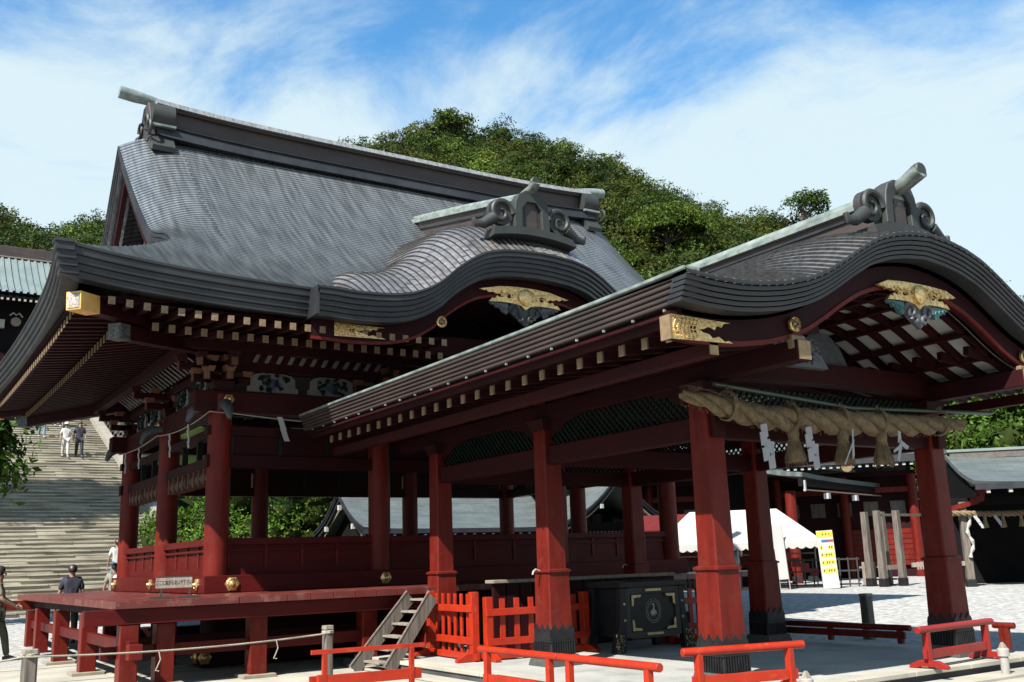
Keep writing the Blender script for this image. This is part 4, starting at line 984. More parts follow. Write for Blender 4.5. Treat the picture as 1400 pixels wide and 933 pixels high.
obj('pavilion_floor', MB().box(7.22, 13.25, 7.95, 15.6, -.1, .150), FLOOR, kind='structure')
fl = MB()
for k in range(8):
    obj('kerb_stone', MB().box(6.93, 7.215, 7.7 + k * 1.0 + .005, 7.7 + (k + 1) * 1.0 - .005, .095, .152), CONC, bev=.008, kind='structure')
for k in range(6): obj('kerb_stone', MB().box(7.22 + k * 1.06 + .005, 7.22 + (k + 1) * 1.06 - .005, 7.66, 7.945, .095, .153), CONC, bev=.008, kind='structure')
obj('kerb_shadow_strip', MB().box(6.955, 7.2, 7.72, 15.6, -.1, .094), STONED, kind='structure')  # dark colour paints in the shadow gap beneath the kerb lip
obj('kerb_shadow_strip_front', MB().box(6.96, 13.5, 7.69, 7.92, -.1, .0935), STONED, kind='structure')  # same painted shadow gap along the front kerb
obj('lower_step', MB().box(6.6, 13.7, 7.25, 7.64, -.1, .034), CONC, kind='structure', bev=.006)
obj('lower_step_side', MB().box(6.62, 6.92, 7.645, 15.2, -.1, .032), CONC, kind='structure', bev=.006)
obj('stone_strip', MB().box(6.7, 6.92, 15.3, 15.6, -.1, .12), STONED, kind='structure')
obj('kerb_course', MB().box(-30, 3.0, 24.2, 24.6, -.3, .06), STONED, kind='structure')
# ================================================================ LOW RAILINGS, FENCES, BOX, LADDER
def low_rail(x0, y0, x1, y1, ztop, zg, label, m=ORG, r=.042, feet=True, nposts=2, midp=None):
    t = thing('low_railing', label, 'railing', 'low red railings round the pavilion'); d = Vector((x1 - x0, y1 - y0, 0)); L = d.length; d.normalize(); nrm = Vector((-d.y, d.x, 0))
    P = lambda a, z, o=0: (x0 + d.x * a + nrm.x * o, y0 + d.y * a + nrm.y * o, z)
    obj('top_rail', MB().tube([P(0, ztop), P(L, ztop)], r, 14), m, t, smooth=40, bev=.004)
    obj('lower_rail', MB().bar(P(.1, zg + .16), P(L - .1, zg + .16), .045, .10), m, t, bev=.004)
    for a in [.18] + (midp or []) + [L - .18]:
        obj('rail_post', MB().bar(P(a, zg + .04), P(a, ztop - r * .6), .07, .075), m, t, bev=.005)
        if feet:
            ft = MB(); pts = [(-.24, 0), (-.24, .035), (-.12, .09), (.12, .09), (.24, .035), (.24, 0), (.14, 0), (.10, .02), (-.10, .02), (-.14, 0)]
            n = len(pts); vs = []
            for s_ in (-.035, .035):
                for o_, z in pts: vs.append(P(a + s_, zg + z, o_))
            ft.add(vs, [tuple(range(n))[::-1], tuple(range(n, 2 * n))] + [(i, (i + 1) % n, n + (i + 1) % n, n + i) for i in range(n)])
            obj('foot', ft, m, t, bev=.004)
    return t
low_rail(6.60, 11.12, 6.60, 9.42, .50, .004, 'vermilion low railing left of the scalloped pillar, farther of two end to end')
low_rail(6.60, 9.40, 6.60, 7.72, .50, .004, 'vermilion low railing nearest the camera with a round rail end', r=.044)
low_rail(7.02, 7.86, 8.42, 7.54, .60, .155, 'vermilion low railing in front of the pavilion corner pillar')
low_rail(10.56, 7.70, 12.30, 7.86, .60, .155, 'bright red low railing before the far right front pillar', m=RED if 0 else mat('red_rail_paint', (.42, .02, .012), (.34, .015, .01), rough=.4, scale=4, bump=.1, spec=.35))
low_rail(12.88, 12.3, 12.88, 9.5, .42, .152, 'dark shaded low railing along the far side of the pavilion floor', m=RED, midp=[1.35], feet=False)
low_rail(12.95, 8.25, 12.95, 7.95, .50, .15, 'short red rail end jutting out behind the right front railing', m=RED, feet=False)
t = thing('thin_railing', 'thin square red railing by the wooden ladder stair and rope post', 'railing')
d0, d1 = (4.46, 11.30), (5.78, 11.18)
obj('top_rail', MB().bar((d0[0], d0[1], .60), (d1[0] + .08, d1[1], .60), .045, .05), ORG, t, bev=.004)
obj('lower_rail', MB().bar((d0[0] - .02, d0[1], .28), (d1[0] + .03, d1[1], .28), .04, .12), ORG, t, bev=.004)
for k in (.12, .93): obj('rail_post', MB().bar((d0[0] + k * 1.32, d0[1] - k * .12, 0), (d0[0] + k * 1.32, d0[1] - k * .12, .585), .055, .055), ORG, t, bev=.004)
obj('rail_post_stub', MB().bar((d0[0] + .06, d0[1] - .12, 0), (d0[0] + .06, d0[1] - .12, .36), .06, .06), ORG, t, bev=.004)
def picket(x0, y0, x1, y1, z0, z1, n, label, pw=.07):
    t = thing('picket_fence', label, 'fence', 'vermilion picket fences round the offering box'); d = Vector((x1 - x0, y1 - y0, 0)); L = d.length; d.normalize(); nrm = Vector((-d.y, d.x, 0))
    P = lambda a, z, o=0: (x0 + d.x * a + nrm.x * o, y0 + d.y * a + nrm.y * o, z)
    for a in (0, L): obj('fence_post', MB().bar(P(a, z0), P(a, z1 + .03), .115, .115, (d.x, d.y, 0)), ORG, t, bev=.006)
    for zz in (.30, .78): obj('fence_rail', MB().bar(P(-.05, z0 + zz * (z1 - z0), -.045), P(L + .05, z0 + zz * (z1 - z0), -.045), .05, .10), ORG, t, bev=.004)
    for k in range(n):
        a = (k + 1) * L / (n + 1); obj('picket', MB().bar(P(a, z0 + .09, .01), P(a, z1, .01), pw, .028, (nrm.x, nrm.y, 0)), ORG, t, bev=.003)
    obj('sole_plate', MB().bar(P(-.1, z0 + .06), P(L + .1, z0 + .06), .07, .09), ORG, t, bev=.004)
    for a in (0, L):
        vs = []; pts = [(-.30, 0), (-.30, .04), (-.14, .11), (.14, .11), (.30, .04), (.30, 0)]; n_ = len(pts)
        for s_ in (-.045, .045):
            for o_, z in pts: vs.append(P(a + s_, z0 + z, o_))
        obj('foot', MB().add(vs, [tuple(range(n_))[::-1], tuple(range(n_, 2 * n_))] + [(i, (i + 1) % n_, n_ + (i + 1) % n_, n_ + i) for i in range(n_)]), ORG, t, bev=.004)
picket(7.70, 14.45, 7.62, 12.98, .155, 1.10, 6, 'vermilion picket fence panel beside the ladder stair, running back from the corner')
picket(7.80, 12.88, 9.0, 12.78, .155, 1.02, 4, 'vermilion picket fence panel left of and behind the middle pillar', pw=.085)
picket(9.02, 12.95, 9.62, 12.98, .155, 1.02, 2, 'vermilion picket fence panel between the middle pillar and the offering box', pw=.085)
picket(11.35, 12.9, 12.0, 12.9, .155, 1.0, 2, 'shaded red picket fence panel right of the offering box', pw=.085)
# counter board behind the offering box
t = thing('worship_counter', 'dark red boarded barrier with a grey top rail behind the offering box', 'barrier')
obj('counter_top', MB().box(8.35, 12.1, 13.6, 13.85, 1.22, 1.27), GREYL, t, bev=.006)
for k in range(15): obj('board', MB().box(8.4 + k * .25, 8.63 + k * .25, 13.68, 13.74, .18, 1.21), DRED, t)
# offering box
t = thing('offering_box', 'large black lacquered offering box with brass fittings and a white crane crest', 'offering box')
bx0, bx1, by0, by1 = 9.84, 10.94, 12.25, 12.95
obj('box_top_frame', MB().box(bx0 - .12, bx1 + .12, by0 - .08, by0 + .08, 1.10, 1.18).box(bx0 - .12, bx1 + .12, by1 - .08, by1 + .08, 1.10, 1.18), BLK, t, bev=.006)
obj('box_end_frame', MB().box(bx0 - .12, bx0 - .02, by0 + .08, by1 - .08, 1.10, 1.178).box(bx1 + .02, bx1 + .12, by0 + .08, by1 - .08, 1.10, 1.178), BLK, t, bev=.006)
for k in range(9): obj('slat', MB().box(bx0 + .02 + k * .122, bx0 + .08 + k * .122, by0 + .08, by1 - .08, 1.09, 1.15), BLKM, t)
fp = obj('front_panel', MB().box(bx0 + .03, bx1 - .03, by0, by0 + .05, .40, 1.07), BLK, t, bev=.004)
for a, b, c_, d_ in ((bx0, bx0 + .1, .36, 1.09), (bx1 - .1, bx1, .36, 1.09)): obj('frame_stile', MB().box(a, b, by0 - .03, by0 + .06, c_, d_), BLKM, t, bev=.004)
for c_, d_ in ((.34, .44), (1.0, 1.10)): obj('frame_rail', MB().box(bx0 + .1, bx1 - .1, by0 - .028, by0 + .058, c_, d_), BLKM, t, bev=.004)
obj('side_panel', MB().box(bx0 + .01, bx0 + .05, by0 + .05, by1, .36, 1.08), BLK, t); obj('side_panel', MB().box(bx1 - .05, bx1 - .01, by0 + .05, by1, .36, 1.08), BLK, t); obj('back_panel', MB().box(bx0 + .05, bx1 - .05, by1 - .05, by1, .36, 1.08), BLK, t)
obj('bottom_shadow_board', MB().box(bx0 + .05, bx1 - .05, by0 + .05, by1 - .05, .36, .40), BLKM, t)
BR = mat('aged_brass', (.40, .33, .16), (.22, .18, .09), rough=.4, metal=.7, scale=14, bump=.2)
for sx in (0, 1):
    for zt, sg in ((.985, -1), (.455, 1)):
        x = bx0 + .115 if not sx else bx1 - .115; e = 1 if not sx else -1
        obj('corner_mount', MB().prism([(x, zt), (x + e * .19, zt), (x + e * .17, zt + sg * .035), (x + e * .045, zt + sg * .045), (x + e * .035, zt + sg * .15), (x, zt + sg * .17)], 'y', by0 - .045, by0 - .031), BR, t)
for zc_, w_ in ((1.05, .15), (.40, .15)): obj('rail_mount', MB().prism([((bx0 + bx1) / 2 - w_, zc_ - .018), ((bx0 + bx1) / 2 - w_ - .02, zc_), ((bx0 + bx1) / 2 - w_, zc_ + .018), ((bx0 + bx1) / 2 + w_, zc_ + .018), ((bx0 + bx1) / 2 + w_ + .02, zc_), ((bx0 + bx1) / 2 + w_, zc_ - .018)], 'y', by0 - .045, by0 - .029), BR, t)
for sx in (0, 1):
    for yy in (by0 - .04, by1 - .04):
        e = -1 if not sx else 1; x = bx0 - .03 if not sx else bx1 + .03
        lg = obj('leg', MB().prism([(x - .05, 1.09), (x + .05, 1.09), (x + .06 + e * .02, .6), (x + .11 + e * .12, .155), (x - .10 + e * .12, .155), (x - .06 + e * .03, .6)], 'y', yy, yy + .11), BLK, t, bev=.005)
        if yy < by0: 
            lf = MB(); 
            for k in range(34):
                u = x + e * .11 + random.uniform(-.07, .07); h_ = random.uniform(.17, .42); a = random.random() * 6
                lf.tube([(u, yy - .004, h_), (u + .02 * math.cos(a), yy - .012, h_ + .02 * math.sin(a)), (u + .03 * math.cos(a + 1), yy - .004, h_ + .03 * math.sin(a + 1))], .006, 4)
            obj('leg_mount', lf, BR, lg)
            for h_ in (.62, .86): obj('leg_stud', MB().lathe((x + e * .0, yy, h_), [(.022, 0), (.016, -.015), (.002, -.02)], 10, 'y'), PVC, lg, smooth=40)
# crest: wreath and crane
WP = mat('silver_white_paint', (.62, .62, .60), None, rough=.5, bump=0)
cm = MB(); ccx, ccz, yy = (bx0 + bx1) / 2 + .02, .735, by0 - .006
for k in range(30):
    a = (k + .5) / 30 * 2 * PI
    if abs(a - PI / 2) < .12: continue
    R = .155; ex, ez = R * .86 * math.cos(a), R * 1.05 * math.sin(a); tdir = (-math.sin(a), math.cos(a))
    for s_ in (-1, 1):
        ox, oz = math.cos(a) * .016 * s_, math.sin(a) * .016 * s_
        c0 = (ccx + ex + ox, ccz + ez + oz); sgn = 1 if math.cos(a) > 0 else -1
        cm.prism([(c0[0] - .012 * tdir[0] * sgn, c0[1] - .012 * tdir[1] * sgn), (c0[0] + .006 * math.cos(a) * s_, c0[1] + .006 * math.sin(a) * s_), (c0[0] + .015 * tdir[0] * sgn, c0[1] + .015 * tdir[1] * sgn), (c0[0] - .005 * math.cos(a) * s_, c0[1] - .005 * math.sin(a) * s_)], 'y', yy, yy + .005)
crane = [(-.018, .095), (-.05, .088), (-.022, .108), (.008, .112), (.022, .09), (.018, .05), (.02, .02), (.055, -.01), (.065, -.06), (.03, -.03), (.03, -.085), (.006, -.045), (-.004, -.10), (-.016, -.05), (-.045, -.085), (-.04, -.03), (-.07, -.05), (-.05, -.0), (-.012, .02), (-.0, .05), (.004, .085)]
cm.prism([(ccx + a, ccz + b) for a, b in crane], 'y', yy, yy + .005)
obj('crane_crest', cm, WP, fp)
# ladder stair
t = thing('wooden_ladder_stair', 'weathered open wooden stair leaning up to the deck edge', 'stair')
for y in (14.04, 14.62): obj('stringer', MB().bar((6.46 + (14.62 - y) * .5, y, .02), (7.42 + (14.62 - y) * .15, y, 1.06), .05, .20, (0, 0, 1)), GREY, t, bev=.004)
for k in range(6): obj('tread', MB().box(6.60 + k * .160, 6.79 + k * .160, 14.065, 14.595, .12 + k * .175, .15 + k * .175), GREYL, t, bev=.003)
for y in (14.04, 14.62): obj('stringer_edge', MB().bar((6.40 + (14.62 - y) * .5, y - .027, .11), (7.35 + (14.62 - y) * .15, y - .027, 1.15), .012, .02, (0, 0, 1)), GREYL, t)
# small notice board on the deck
def mesh_text(s_, size, name, m, parent, mtx, ext=.002):
    cu = bpy.data.curves.new(name, 'FONT'); cu.body = s_; cu.size = size; cu.extrude = ext; cu.align_x = 'CENTER'; cu.align_y = 'CENTER'; cu.resolution_u = 2
    o = bpy.data.objects.new(name, cu); col.objects.link(o)
    me = bpy.data.meshes.new_from_object(o.evaluated_get(bpy.context.evaluated_depsgraph_get())); bpy.data.objects.remove(o)
    me.materials.clear(); me.materials.append(m); o = bpy.data.objects.new(name, me); col.objects.link(o); o.parent = parent; o.matrix_local = mtx
    return o
t = thing('notice_board', 'small grey wooden notice with brush writing standing on the red deck edge', 'notice', loc=(3.86, 15.10, FZ)); t.rotation_euler = (0, 0, math.radians(-14))
obj('board', MB().box(-.25, .25, -.02, .02, .145, .30), GREYL, t, bev=.004)
obj('board_top', MB().box(-.245, .245, -.024, .024, .30, .312), BLKM, t)
for x in (-.17, .215): 
    obj('leg', MB().box(x - .014, x + .014, -.014, .014, .02, .15), BLKM, t); obj('foot_bar', MB().box(x - .16, x + .16, -.02, .02, .003, .03), BLKM, t)
mesh_text('ここにあがらないで下さい', .041, 'writing', INK, t, Matrix.Translation((0, -.022, .22)) @ Matrix.Rotation(PI / 2, 4, 'X') @ Matrix.Diagonal((1, 1.9, 1, 1)))
# rope posts and rope
def wpost(x, y, h, label, w_=.085, z0=0):
    o = thing('wooden_post', label, 'post', 'grey wooden rope posts'); 
    obj('post_shaft', MB().frus(x, y, z0, h - .05, w_ * .9, w_ * .86, cham=.02), GREY, o, bev=.004); obj('post_head', MB().frus(x, y, h - .05, h, w_ * .95, w_ * .9, cham=.015), GREYL, o, bev=.004); return o
wpost(1.62, 12.1, .80, 'grey wooden post at the bottom left corner with a rope tied round it')
wpost(5.30, 12.85, .80, 'grey wooden post with a flat cap behind the thin red railing', .07)
wpost(15.25, 12.1, .78, 'grey wooden post on the gravel beyond the pavilion', .10)
r_ = thing('barrier_rope', 'pale thin rope sagging between two wooden posts in front of the deck', 'rope')
obj('rope_line', MB().tube([(-.6, 12.3, .86)] + catenary((-.3, 12.3, .82), (1.55, 12.05, .73), .10) + catenary((1.62, 12.0, .73), (5.25, 12.8, .70), .05, 24), .012, 6), ROPEM, r_, smooth=60)
obj('rope_wrap', MB().tube([(1.62 + .088 * math.cos(a * PI / 4), 12.1 + .088 * math.sin(a * PI / 4), .72 + a * .002) for a in range(17)], .012, 6), ROPEM, r_)
obj('rope_wrap', MB().tube([(5.3 + .075 * math.cos(a * PI / 4), 12.85 + .075 * math.sin(a * PI / 4), .70 + a * .002) for a in range(17)], .012, 6), ROPEM, r_)
for x, y in ((3.0, 12.29), (4.52, 12.63)): obj('rope_tail', MB().tube([(x, y, .68), (x + .02, y - .01, .58), (x - .01, y, .50), (x - .03, y, .46), (x + .01, y, .45)], .008, 5), ROPEM, r_)
obj('rope_tail', MB().tube([(1.25, 12.1, .70), (1.22, 12.1, .58), (1.18, 12.08, .50)], .009, 5), ROPEM, r_)
# grey white pipe sockets standing by the front railings
for x, y, z0, lb in ((8.1, 7.25, .0, 'short grey white pipe with a broken top at the foot of the front railing'), (11.75, 7.40, .02, 'short grey white pipe holding a wooden stub by the right railing')):
    o = thing('pipe_socket', lb, 'pipe')
    obj('pipe', MB().lathe((x, y, z0), [(.05, 0), (.05, .22), (.068, .22), (.068, .30), (.060, .31), (.03, .31)], 20), PVC, o, smooth=35)
    obj('stub', MB().frus(x, y, z0 + .30, z0 + .38, .042, .012), GREYL, o)
# loose stones
rk = random.Random(5)
for k in range(9):
    x, y = 13.45 + rk.uniform(-.1, .25), 11.1 + k * .17 + rk.uniform(-.05, .05); s_ = rk.uniform(.05, .10); pr = []
    mb = MB(); mb.lathe((0, 0, 0), [(.01, -s_ * .6), (s_ * .8, -s_ * .4), (s_, 0), (s_ * .7, s_ * .45), (.01, s_ * .6)], 7)
    mb.v = [(x + a * rk.uniform(.8, 1.2), y + b * rk.uniform(.8, 1.2), .04 + c_ * rk.uniform(.8, 1.2)) for a, b, c_ in mb.v]
    obj('stone', mb, PLINTH if k % 3 else WHT, label='rounded stone in the row at the far edge of the pavilion floor', cat='stone', group='stones along the far floor edge')
# ================================================================ STONE STAIRCASE
ST = thing('stone_staircase', 'broad grey stone staircase climbing the slope behind the hall', 'staircase')
SY0, SR, STR = 34.0, .16, .40
for k in range(66):
    y = SY0 + k * STR; z = .37 + k * SR; mb = MB(); x = -9.0; rk2 = random.Random(k)
    while x < 9.75:
        L = rk2.uniform(.9, 1.9); x1 = min(9.8, x + L); o_ = rk2.uniform(-.02, .02)
        zt_ = z + SR + rk2.uniform(-.008, .008); mb.box(x + .003, x1 - .003, y + .028, y + STR + .1, z - .2, zt_ - .05); mb.box(x + .003, x1 - .003, y + o_, y + STR + .09, zt_ - .05, zt_); x = x1
    obj('step', mb, STONES, ST)
obj('stair_balustrade', MB().prism([(SY0 - .2, .3), (SY0 - .2, .75), (SY0 + 66 * STR, .75 + 66 * SR), (SY0 + 66 * STR, .3 + 66 * SR)], 'x', 9.8, 10.25), mat('pale_balustrade_stone', (.42, .39, .33), (.3, .28, .24), rough=.9, scale=2, bump=.4), ST)
for k in range(14):
    for j in range(3):
        y = SY0 + 9 + k * 1.3 + (j % 2) * .6; z = .5 + (y - SY0) * .4 + j * .5
        obj('wall_stone', MB().box(10.35, 10.9 - j * .05, y + .02, y + 1.27, z + .01, z + .48), STONED, ST, bev=.03)
em = MB(); em.grid([[(10.9 + i * 3.2, 36.5 + j * 2.6 - i * .55, .36 + max(0, (.42 - i * .045) * j * 2.6) + .15 * math.sin(i * 3 + j)) for i in range(10)] for j in range(12)])
obj('embankment', em, SOIL, kind='structure', smooth=60)
obj('upper_terrace', MB().box(-60, 14, SY0 + 66 * STR, 110, 0, .37 + 66 * SR - .01), STONE, kind='structure')
em2 = MB(); em2.grid([[(-9 - i * 3.0, 34 + j * 2.6, .36 + .4 * j * 2.6) for i in range(12)] for j in range(11)])
obj('left_embankment', em2, SOIL, kind='structure', smooth=60)
# ================================================================ BACKGROUND BUILDINGS
def frame(name, label, cat, x, y, z, deg, group=None):
    t = thing(name, label, cat, group, (x, y, z)); t.rotation_euler = (0, 0, math.radians(deg)); return t
def gable_roof(root, x0, x1, y0, y1, ze, zr, sag, m, th=.12, verge=True, ncur=12, fm=None):
    """concave double-pitched roof, ridge along local x"""
    ym = (y0 + y1) / 2; half = (y1 - y0) / 2
    pr = []
    for i in range(ncur + 1):
        t = i / ncur; pr.append((t, ze + (zr - ze) * (t - sag * math.sin(PI * t))))
    for sg in (-1, 1):
        mb = MB(); uv = []; NX = 24
        for i, (t, z) in enumerate(pr):
            for j in range(NX + 1):
                u = j / NX; lift = .10 * (abs(2 * u - 1) ** 4); x = x0 + (x1 - x0) * u
                mb.v.append((x, ym + sg * half * (1 - t), z + lift)); uv.append((x, t * half * 1.2))
        n = NX + 1
        for i in range(ncur):
            for j in range(NX): mb.f.append((i * n + j, i * n + j + 1, (i + 1) * n + j + 1, (i + 1) * n + j))
        o = obj('roof_slope', mb, m, root, uvs=uv); md = o.modifiers.new('t', 'SOLIDIFY'); md.thickness = th; md.offset = -1
        if verge:
            for xx in (x0, x1):
                e = -1 if xx == x0 else 1
                P = [(xx, ym + sg * half * (1 - t), z + .12) for t, z in pr]
                for a, b, q in ((0, .10, .06), (.10, .2, .03), (.2, .36, -.04)):
                    obj('verge_board', sweep(P, [(e, 0)] * len(P), [(-.06 + q, a), (q, a), (q, b), (-.06 + q, b)]), (fm or COPF), root)
                    break_ = 0
        obj('eave_edge', MB().box(x0, x1, ym + sg * half - .04, ym + sg * half + .04, ze - th - .05, ze + .01), fm or COPF, root)
    obj('ridge_beam', MB().box(x0 + .1, x1 - .1, ym - .16, ym + .16, zr - .05, zr + .16), mat('brown_grey_ridge', (.20, .17, .14), (.12, .1, .09), rough=.6, bump=.1), root)
    obj('ridge_cap', MB().box(x0 + .02, x1 - .02, ym - .2, ym + .2, zr + .16, zr + .24), RPALE, root)
# long low shrine office with grey roof, seen through the hall
t = frame('shrine_office', 'long low timber hall with a pale grey-green roof seen between the red columns', 'hall', 16.1, 35.6, .37, 0)
gable_roof(t, 0, 9.3, 0, 4.9, 2.55, 4.05, .13, RGREY)
obj('wall', MB().box(.7, 9.0, .9, 4.1, 0, 2.7), DTIM, t)
obj('gable_board', MB().prism([(.4, 2.2), (4.5, 2.2), (2.45, 3.8)], 'x', .62, .68), DTIM, t)
obj('pale_wall_panel', MB().box(.60, .66, .95, 2.6, 1.55, 2.12), TAN, t)
for yy, zz_ in ((1.1, 2.62), (2.45, 3.42), (3.8, 2.62)):
    obj('beam_end', MB().box(.0, .12, yy - .08, yy + .08, zz_, zz_ + .2), WHT, t)
for e in (-1, 1): obj('inner_barge', MB().bar((.18, 2.45 + e * 2.2, 2.2), (.18, 2.45, 3.62), .05, .10), GREYL, t)
for k in range(26): obj('plaque', MB().box(1.0 + k * .30, 1.18 + k * .30, .80, .84, 1.85 + .02 * (k % 3), 2.28), GREYL, t)
for k in range(20): obj('rafter_end', MB().box(.4 + k * .45, .48 + k * .45, .0, .1, 2.26, 2.34), WHT, t)
obj('window_band', MB().box(.9, 8.8, .86, .89, .9, 1.7), BLKM, t)
# second roof, gable end facing the court
t = frame('side_chapel', 'small timber chapel with a curved grey-green gable end behind the tent', 'chapel', 27.35, 34.0, .37, 0)
def chapel():
    half = 2.95; n = 14
    for sg in (-1, 1):
        mb = MB(); uv = []
        for i in range(n + 1):
            s_ = i / n; zz_ = 4.55 - (1.95 * (s_ + .16 * math.sin(PI * s_)))
            for j in range(13): mb.v.append((sg * half * s_, -.1 + j * .55, zz_ + .25 * math.exp(-j / 2.0) * (1 - s_ * .4))); uv.append((j * .55, s_ * 3.2))
        for i in range(n):
            for j in range(12): mb.f.append((i * 13 + j, i * 13 + j + 1, (i + 1) * 13 + j + 1, (i + 1) * 13 + j))
        o = obj('roof_slope', mb, RGREY, t, uvs=uv); md = o.modifiers.new('t', 'SOLIDIFY'); md.thickness = .1; md.offset = -1
        P = [(sg * half * i / n, -.14, 4.80 - (1.95 * (i / n + .16 * math.sin(PI * i / n))) - .1 * i / n) for i in range(n + 1)]
        for a, b, q in ((.02, .10, 0), (.12, .22, .05), (.36, .42, .12)):
            obj('verge_board', sweep(P, [(0, 1)] * len(P), [(q, a), (q + .12, a), (q + .12, b), (q, b)]), COPF if b < .3 else GREYL, t)
        for s_ in (.35, .68): obj('beam_end', MB().cb((sg * half * s_, -.1, 4.80 - 1.95 * (s_ + .16 * math.sin(PI * s_)) - .5), .13, .1, .18), WHTP, t)
    obj('ridge_cap', MB().box(-.16, .16, -.1, 6.6, 4.62, 4.86), GREYL, t); obj('ridge_end', MB().box(-.22, .22, -.22, -.08, 4.55, 4.95), DTIM, t)
    obj('wall', MB().box(-1.9, 1.9, .8, 6, 0, 2.7), DTIM, t)
    for k in range(11): obj('gable_slat', MB().bar((-1.15 + k * .2, .74, 2.05), (-1.07 + k * .2, .74, 2.32), .07, .03), GREYL, t)
chapel()
# big vermilion shrine hall
t = frame('vermilion_hall', 'large dark vermilion hall with dotted rafter ends behind the white tent', 'shrine hall', 29.7, 35.1, .36, -47.4)
obj('wall', MB().box(-7, 11.6, .6, 9, 0, 4.3), DRED, t)
for x in (-5.5, -2.7, .2, 3.0, 5.8, 8.6, 11.4): obj('column', MB().lathe((x, .2, 0), [(.2, 0), (.2, 4.3)], 14), RED, t, smooth=40)
for z in (3.55, 4.25): obj('tie_beam', MB().box(-7, 11.6, .1, .3, z, z + .22), RED if z < 4 else DRED, t)
for k in range(16):
    obj('window_frame', MB().box(-6 + k * 1.1, -5.4 + k * 1.1, .50, .56, 2.6, 3.2), GREY, t)
for k in range(7): obj('wall_plank', MB().box(8.7, 11.3, .45, .58, .5 + k * .22, .70 + k * .22), RED, t)
gable_roof(t, -8, 12.6, -1.5, 10.5, 4.95, 9.0, .10, RGREY, th=.2)
for k in range(70): obj('rafter_end', MB().box(-7.9 + k * .29, -7.78 + k * .29, -1.46, -1.30, 4.56, 4.66), WHT, t)
obj('gilt_fitting', MB().box(9.0, 9.9, -1.5, -1.42, 4.70, 4.82), GOLDF, t)
o = obj('gilt_roundel', MB().lathe((8.75, -1.45, 4.6), [(.22, 0), (.22, -.04), (.15, -.05), (.14, -.02), (.01, -.02)], 16, 'y'), GOLDF, t)
# low vermilion wall and stall behind the tent
t = frame('amulet_stall', 'small stall with a red eave and a yellow band left of the tent', 'stall', 24.7, 28.6, .35, -45)
obj('stall_roof', MB().add([(-.6, -.5, 2.15), (4.2, -.5, 2.15), (4.2, 1.6, 2.75), (-.6, 1.6, 2.75), (-.6, -.5, 2.05), (4.2, -.5, 2.05), (4.2, 1.6, 2.65), (-.6, 1.6, 2.65)], [(0, 1, 2, 3), (4, 7, 6, 5), (0, 4, 5, 1), (1, 5, 6, 2), (2, 6, 7, 3), (3, 7, 4, 0)]), RED, t)
obj('yellow_band', MB().box(-.4, 4.0, 0, .05, 1.55, 1.95), YEL, t); obj('stall_front', MB().box(-.4, 4.0, .02, .1, .7, 1.55), RED, t); obj('stall_wall', MB().box(-.4, 4.0, .1, 1.4, 0, 2.1), DRED, t); obj('lamp', MB().lathe((.9, -.3, 1.88), [(.02, .1), (.07, .05), (.05, -.05), (.01, -.08)], 10), ORNG, t)
obj('counter_rail', MB().box(-.4, 5.5, -.25, -.2, 1.12, 1.17), GREYL, t)
t = frame('dark_paling_fence', 'dark paling fence standing under the tent beside the stall', 'fence', 22.9, 27.0, .30, -45)
for k in range(13): obj('paling', MB().box(k * .16, k * .16 + .10, 0, .03, 0, 1.05), GREY if 0 else BLKM, t)
for z in (.3, .85): obj('rail', MB().box(-.05, 2.1, .03, .06, z, z + .07), BLKM, t)
t = frame('black_lattice_fence', 'black grid fence in front of the red plank wall, right of the white banner', 'fence', 25.6, 24.1, .32, -47)
for k in range(11): obj('upright', MB().box(k * .28, k * .28 + .045, 0, .04, 0, 1.0), BLKM, t)
for z in (.12, .55, .92): obj('rail', MB().box(-.1, 2.9, .04, .07, z, z + .05), BLKM, t)
t = frame('stepped_red_boards', 'stack of small red boards hanging in steps beside the white banner', 'boards', 25.8, 24.9, .32, -47)
for k in range(7): obj('board', MB().box(.1 + k * .28, .38 + k * .28, 0, .05, 1.45 - k * .18, 1.75 - k * .18), REDP, t)
for k in range(5): obj('white_board', MB().box(.2 + k * .5, .5 + k * .5, -.3, -.26, .25, .42), WHT, t)
t = frame('white_picket_fence', 'short weathered pale picket fence right of the yellow sign', 'fence', 27.7, 22.0, .30, -38)
for k in range(6): obj('picket', MB().box(k * .17, k * .17 + .09, 0, .03, 0, .85), GREYL, t)
for z in (.25, .65): obj('rail', MB().box(-.1, 1.1, .03, .07, z, z + .06), GREYL, t)
for k in range(3): obj('stone_base', MB().box(k * .35, k * .35 + .3, -.1, .2, -.05, .12), PLINTH, t)
# right-hand timber hall with low roof
t = frame('timber_side_hall', 'dark timber hall with a low grey copper roof and white gutter on the right', 'hall', 29.4, 25.6, .05, 18); t.scale = (1.22, 1.22, 1.22)
mb = MB(); NX = 20; uv = []
for i, (y, z) in enumerate(((-.05, 3.50), (.6, 3.58), (1.4, 3.75), (2.4, 4.05), (3.4, 4.45))):
    for j in range(NX + 1): mb.v.append((-.1 + 22 * j / NX, y, z + .1 * math.exp(-j / 2.))); uv.append((22 * j / NX, y))
for i in range(4):
    for j in range(NX): mb.f.append((i * 21 + j, i * 21 + j + 1, (i + 1) * 21 + j + 1, (i + 1) * 21 + j))
o = obj('roof_slope', mb, COP if 0 else RGREY, t, uvs=uv); md = o.modifiers.new('t', 'SOLIDIFY'); md.thickness = .14; md.offset = -1
obj('eave_board', MB().box(-.1, 21.9, -.02, .12, 3.18, 3.40), DTIM, t); obj('gutter', MB().box(.05, 21.7, -.06, -.02, 3.05, 3.09), GREYL, t)
obj('gutter_end', MB().box(-.02, .06, -.07, .0, 3.03, 3.36), WHT, t); obj('gutter_end', MB().box(21.7, 21.78, -.07, .0, 3.03, 3.36), WHT, t)
